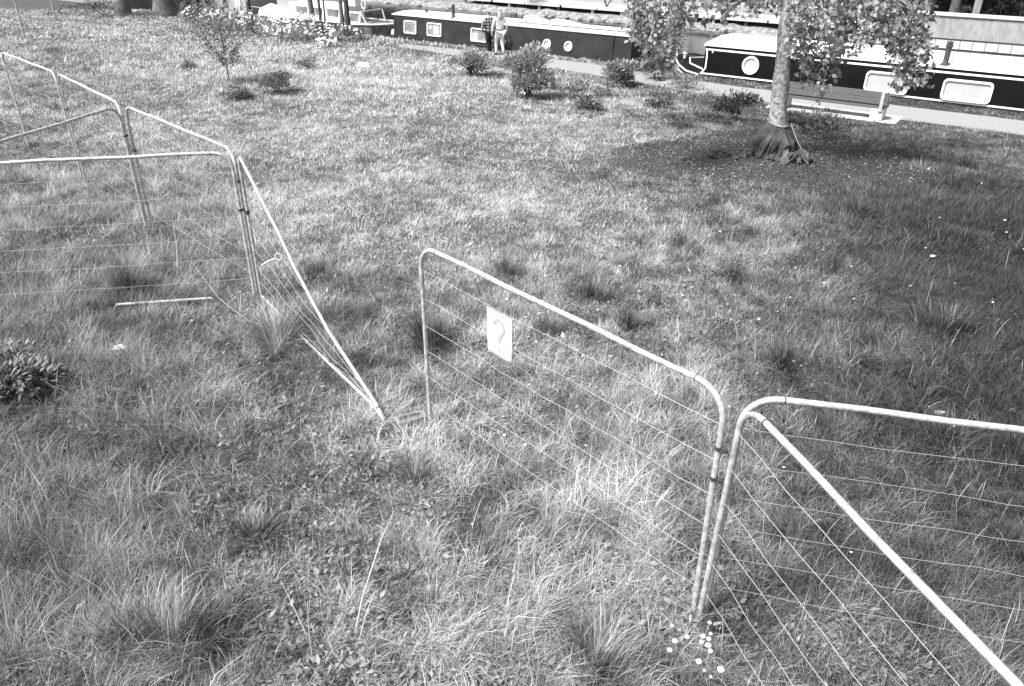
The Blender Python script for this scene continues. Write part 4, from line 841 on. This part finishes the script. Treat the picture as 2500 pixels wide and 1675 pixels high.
def far_tree(label, u, v, r, bark, n=900):
    p = C(u, v, 0); z = .15; t = thing('far_tree', label, 'tree', (p[0], p[1], z), 'trees on the far bank')
    obj('trunk', MB().tube([(p[0], p[1], z - .3), (p[0], p[1], z + 1), (p[0] + .1, p[1], z + 3), (p[0], p[1] + .1, z + 6)], [r * 1.3, r, r * .85, r * .4], 12), bark, t, smooth=True)
    d = rdir(n) * (R.random(n) ** .4)[:, None]; P = np.array([p[0], p[1], z + 5.2]) + d * np.array([3.0, 3.0, 2.9]); ln = R.uniform(.25, .5, n)
    V, T, tn = leaf_geo(P, rdir(n), rdir(n) + np.array([0, 0, .6]), ln, ln * .6, R.uniform(.02, .08, n)); npobj('crown', V, [T], tn, M['leaf'], t)
far_tree('broad dark trunk behind the canal wall, left of the two', 6.75, 44.6, .25, M['darkbark']); far_tree('grey trunk behind the canal wall, right of the two', 5.65, 44.7, .2, M['greybark'])
for i, (u, lab) in enumerate(((12.5, 'far bank tree behind the right end of the jetty'), (17, 'far bank tree behind the middle of the jetty'), (22, 'far bank tree behind the left half of the jetty'), (27, 'far bank tree behind the left end of the jetty'), (33, 'far bank tree beyond the grey narrowboat'), (39, 'far bank tree beyond the cruiser'), (45, 'far bank tree beyond the houseboat'))): far_tree(lab, u, 47.5, .3, M['darkbark'], 1400)
obj('post', MB().cbox(4.55, 4.85, 44.3, 44.6, .0, 1.6), M['concrete'], loc=C(4.7, 44.45, .1), label='pale square post behind the canal wall', cat='post', bevel=.02)
hd = thing('hedge', 'dark hedge filling the gaps between the trunks behind the canal wall', 'hedge', C(4, 46.4, .1)); n = 5000
P = np.stack([R.uniform(-14, 10, n), 46.4 + R.normal(0, .35, n), R.uniform(.1, 2.6, n)], 1); P = np.stack([P[:, 0] * EU[0] + P[:, 1] * EV[0], P[:, 0] * EU[1] + P[:, 1] * EV[1], P[:, 2]], 1)
ln = R.uniform(.15, .3, n); V, T, tn = leaf_geo(P, rdir(n), rdir(n) + np.array([0, 0, .5]), ln, ln * .6, R.uniform(.01, .06, n)); npobj('foliage', V, [T], tn, M['leaf'], hd)
hd2 = thing('hedge', 'tall dark hedge added on the far bank beyond the cruiser and the houseboat', 'hedge', C(46, 45.6, 0)); n = 7000  # unseen hedge, added so the water mirrors dark foliage instead of sky
P = np.stack([R.uniform(33.5, 75, n), 45.6 + R.normal(0, .4, n), R.uniform(-.7, 4.6, n)], 1); P = np.stack([P[:, 0] * EU[0] + P[:, 1] * EV[0], P[:, 0] * EU[1] + P[:, 1] * EV[1], P[:, 2]], 1)
ln = R.uniform(.2, .4, n); V, T, tn = leaf_geo(P, rdir(n), rdir(n) + np.array([0, 0, .5]), ln, ln * .6, R.uniform(.01, .05, n)); npobj('foliage', V, [T], tn, M['leaf'], hd2)
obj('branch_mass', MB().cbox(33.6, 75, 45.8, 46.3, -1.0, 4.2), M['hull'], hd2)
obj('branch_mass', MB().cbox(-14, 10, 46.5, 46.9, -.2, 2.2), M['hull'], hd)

# ------------------------------------------------------------------ people
def skin_obj(name, J, E, material, parent, sub=2, root=0):
    me = bpy.data.meshes.new(name); names = list(J); me.from_pydata([tuple(J[k][0]) for k in names], [(names.index(a), names.index(b)) for a, b in E], [])
    o = bpy.data.objects.new(name, me); COL.objects.link(o); o.parent = parent; md = o.modifiers.new('skin', 'SKIN'); md.use_smooth_shade = True
    for i, k in enumerate(names):
        r = J[k][1]; me.skin_vertices[0].data[i].radius = r if isinstance(r, tuple) else (r, r); me.skin_vertices[0].data[i].use_root = (i == root)
    s = o.modifiers.new('sub', 'SUBSURF'); s.levels = sub; s.render_levels = sub; me.materials.append(material); return o
def person(label, x, y, rz, H, top, trousers, hair, longhair, stride, armb):
    z = tz(x, y) + .015; root = thing('person', label, 'person', (x, y, z), 'people walking on the towpath'); root.rotation_euler = (0, 0, rz); k = H / 1.70
    J = {}
    def j(n, p, r): J[n] = (np.array(p) * k, tuple(np.array(r) * k) if isinstance(r, tuple) else r * k)
    j('pelvis', (0, 0, .93), (.15, .10)); j('waist', (0, .01, 1.08), (.125, .09)); j('chest', (0, 0, 1.28), (.155, .10)); j('neckb', (0, -.01, 1.43), .06); j('neck', (0, .01, 1.49), .047); j('skull', (0, .02, 1.57), .078); j('crown', (0, .01, 1.64), .07)
    j('nose', (0, .105, 1.57), .014)
    for s, n in ((-1, 'l'), (1, 'r')):
        sw = stride * s
        j('sh' + n, (.19 * s, -.01, 1.395), .058); j('el' + n, (.275 * s, -.03 - armb * s, 1.12), .041); j('wr' + n, (.285 * s, .05 - armb * s, .88), .029); j('ha' + n, (.285 * s, .07 - armb * s, .82), .030)
        for f in range(4): j('f%d%s' % (f, n), (.285 * s - .008 * s, .045 + .018 * f - armb * s, .735 - .008 * (1.5 - abs(f - 1.5)) * 2), .0085)
        j('th' + n, (.265 * s, .115 - armb * s, .785), .010)
        j('hip' + n, (.085 * s, 0, .88), .088); j('kn' + n, (.09 * s, .08 + sw * .45 if sw > 0 else .02 + sw * .3, .49), .057); j('an' + n, (.09 * s, sw * .8 - .02, .10 + (.05 if sw < 0 else 0)), .040); j('to' + n, (.10 * s, sw * .8 + .13, .035 + (.0 if sw < 0 else .0)), .034)
    E = [('pelvis', 'waist'), ('waist', 'chest'), ('chest', 'neckb'), ('neckb', 'neck'), ('neck', 'skull'), ('skull', 'crown'), ('skull', 'nose')]
    for n in 'lr': E += [('chest', 'sh' + n), ('sh' + n, 'el' + n), ('el' + n, 'wr' + n), ('wr' + n, 'ha' + n), ('ha' + n, 'th' + n)] + [('ha' + n, 'f%d%s' % (f, n)) for f in range(4)] + [('pelvis', 'hip' + n), ('hip' + n, 'kn' + n), ('kn' + n, 'an' + n), ('an' + n, 'to' + n)]
    skin_obj('body', J, E, M['skin'], root)
    def sub(names, g): return {n: (J[n][0], tuple(np.array(J[n][1]) * g) if isinstance(J[n][1], tuple) else J[n][1] * g) for n in names}
    T_ = sub(['waist', 'chest', 'neckb', 'shl', 'shr', 'ell', 'elr', 'wrl', 'wrr'], 1.28 if top == 'knit' else 1.5); T_['hem'] = (np.array([0, 0, .80 if top != 'knit' else .97]) * k, (.24 * k, .17 * k) if top != 'knit' else (.165 * k, .12 * k)); T_['neckb'] = (T_['neckb'][0], .062 * k)
    skin_obj('jacket' if top != 'knit' else 'jumper', T_, [('waist', 'hem'), ('waist', 'chest'), ('chest', 'neckb')] + [q for n in 'lr' for q in (('chest', 'sh' + n), ('sh' + n, 'el' + n), ('el' + n, 'wr' + n))], M[top], root)
    L_ = sub(['pelvis', 'hipl', 'hipr', 'knl', 'knr', 'anl', 'anr'], 1.3)
    skin_obj('trousers', L_, [('pelvis', 'hipl'), ('pelvis', 'hipr'), ('hipl', 'knl'), ('hipr', 'knr'), ('knl', 'anl'), ('knr', 'anr')], M[trousers], root)
    for n in 'lr':
        a_, b_ = J['an' + n][0], J['to' + n][0]; skin_obj('shoe', {'h': (a_ + np.array([0, -.04, -.055]) * k, .042 * k), 'm': ((a_ + b_) / 2 - np.array([0, 0, .02]) * k, .045 * k), 't': (b_ + np.array([0, .02, 0]) * k, .038 * k)}, [('h', 'm'), ('m', 't')], M['shoe'], root, 1)
    HR = {'a': (np.array([0, -.005, 1.60]) * k, .089 * k), 'b': (np.array([0, -.0, 1.655]) * k, .075 * k)}; HE = [('a', 'b')]
    if longhair:
        HR['c'] = (np.array([0, -.055, 1.50]) * k, (.092 * k, .06 * k)); HR['d'] = (np.array([0, -.085, 1.38]) * k, (.085 * k, .04 * k)); HE += [('a', 'c'), ('c', 'd')]
    skin_obj('hair', HR, HE, M[hair], root)
    for s in (-1, 1): skin_obj('ear', {'a': (np.array([.078 * s, .02, 1.575]) * k, .014 * k), 'b': (np.array([.084 * s, .012, 1.60]) * k, .012 * k)}, [('a', 'b')], M['skin'], root, 1)
    if top == 'knit':
        obj('belt', MB().tube([np.array([.178 * math.cos(q * PI / 10), .13 * math.sin(q * PI / 10), .975 + .01 * math.cos(q)]) * k + ORG[root] for q in range(21)], .014, 6), M['blackcloth'], root)
    return root
person('person in black and white checked jacket and black trousers seen from behind', -.93, 34.35, .45, 1.66, 'plaid', 'blackcloth', 'hairdark', False, .14, .05)
person('fair haired person in white jumper and pale trousers walking away', -.50, 34.2, .40, 1.74, 'knit', 'palecloth', 'hairblond', True, -.20, .04)
# ------------------------------------------------------------------ small things
for x, y, r_, lab in ((-4.85, 8.62, .12, 'crumpled white scrap lying in the long grass at left'), (4.62, 7.2, .07, 'small white scrap behind the rail of the right panel'), (6.6, 11.6, .05, 'tiny pale scrap in the dark grass near the right edge')):
    z = tz(x, y) + .05; V = [(x + r_ * math.cos(a_) * random.uniform(.6, 1.3), y + .5 * r_ * math.sin(a_) * random.uniform(.6, 1.3), z + random.uniform(0, .5) * r_) for a_ in np.linspace(0, 2 * PI, 10)[:9]] + [(x, y, z + .6 * r_), (x, y, z - .03)]
    obj('scrap', MB().add(V, [(k, (k + 1) % 9, 9) for k in range(9)] + [((k + 1) % 9, k, 10) for k in range(9)]), M['tarpwhite'], loc=(x, y, z - .05), label=lab, cat='scrap')
x, y = -5.33, 29.95; z = tz(x, y)
obj('litter', MB().hexa([(x - .3, y - .12, z + .02), (x + .25, y - .2, z + .02), (x + .32, y + .15, z + .03), (x - .2, y + .2, z + .03), (x - .24, y - .06, z + .16), (x + .15, y - .14, z + .2), (x + .22, y + .1, z + .15), (x - .15, y + .12, z + .18)]), M['tarpwhite'], loc=(x, y, z), label='white piece of litter lying on the far lawn', cat='litter', bevel=.03)
t = thing('flowering_weed', 'weed with round white flower heads at the bottom edge below the panel joint', 'flower', (1.34, 4.05, tz(1.34, 4.05)))
st, fl = MB(), MB()
for i in range(15):
    p = np.array([1.34 + random.gauss(0, .11), 4.05 + random.gauss(0, .13), tz(1.34, 4.05)]); q = p + (random.gauss(0, .05), random.gauss(0, .05), random.uniform(.08, .28)); st.tube([p, (p + q) / 2 + (.01, 0, 0), q], .003, 4)
    r = random.uniform(.012, .026); fl.lathe(q - (0, 0, r), [(r * .4, 0), (r, r * .6), (r * 1.05, r * 1.1), (r * .5, r * 1.7)], 9)
obj('stem', st, M['twig'], t, kind='stuff'); obj('flower_head', fl, M['petal'], t, kind='stuff', smooth=True)
def stalk(pts, label, r=.006):
    P = [np.array([x, y, tz(x, y) + h]) for x, y, h in pts]; obj('dry_stalk', MB().tube(P, list(np.linspace(r, r * .4, len(P))), 5), M['palewood'], loc=P[0], label=label, cat='stalk', group='dry stalks')
stalk([(-1.2, 4.15, 0), (-1.13, 4.35, .3), (-1.02, 4.7, .55), (-.95, 4.95, .62)], 'long pale dry stalk leaning in the foreground left of the middle', .008)
stalk([(-1.16, 4.1, 0), (-1.10, 4.2, .22), (-1.04, 4.3, .36)], 'shorter pale stalk beside the long foreground stalk')
stalk([(-1.45, 3.95, 0), (-1.46, 4.0, .3), (-1.45, 4.05, .55)], 'upright pale stalk in the bottom left foreground')
stalk([(-1.55, 4.2, .02), (-1.65, 4.3, .22), (-1.75, 4.4, .4)], 'pale stalk leaning left in the bottom left foreground')
stalk([(-3.4, 9.2, .1), (-3.8, 9.3, .4), (-4.1, 9.5, .75)], 'long dry stalk across the foot of the level left panel')
stalk([(-5.0, 10.9, 0), (-5.1, 11.3, .3), (-5.25, 11.7, .6)], 'dry forked stalk standing behind the level left panel')
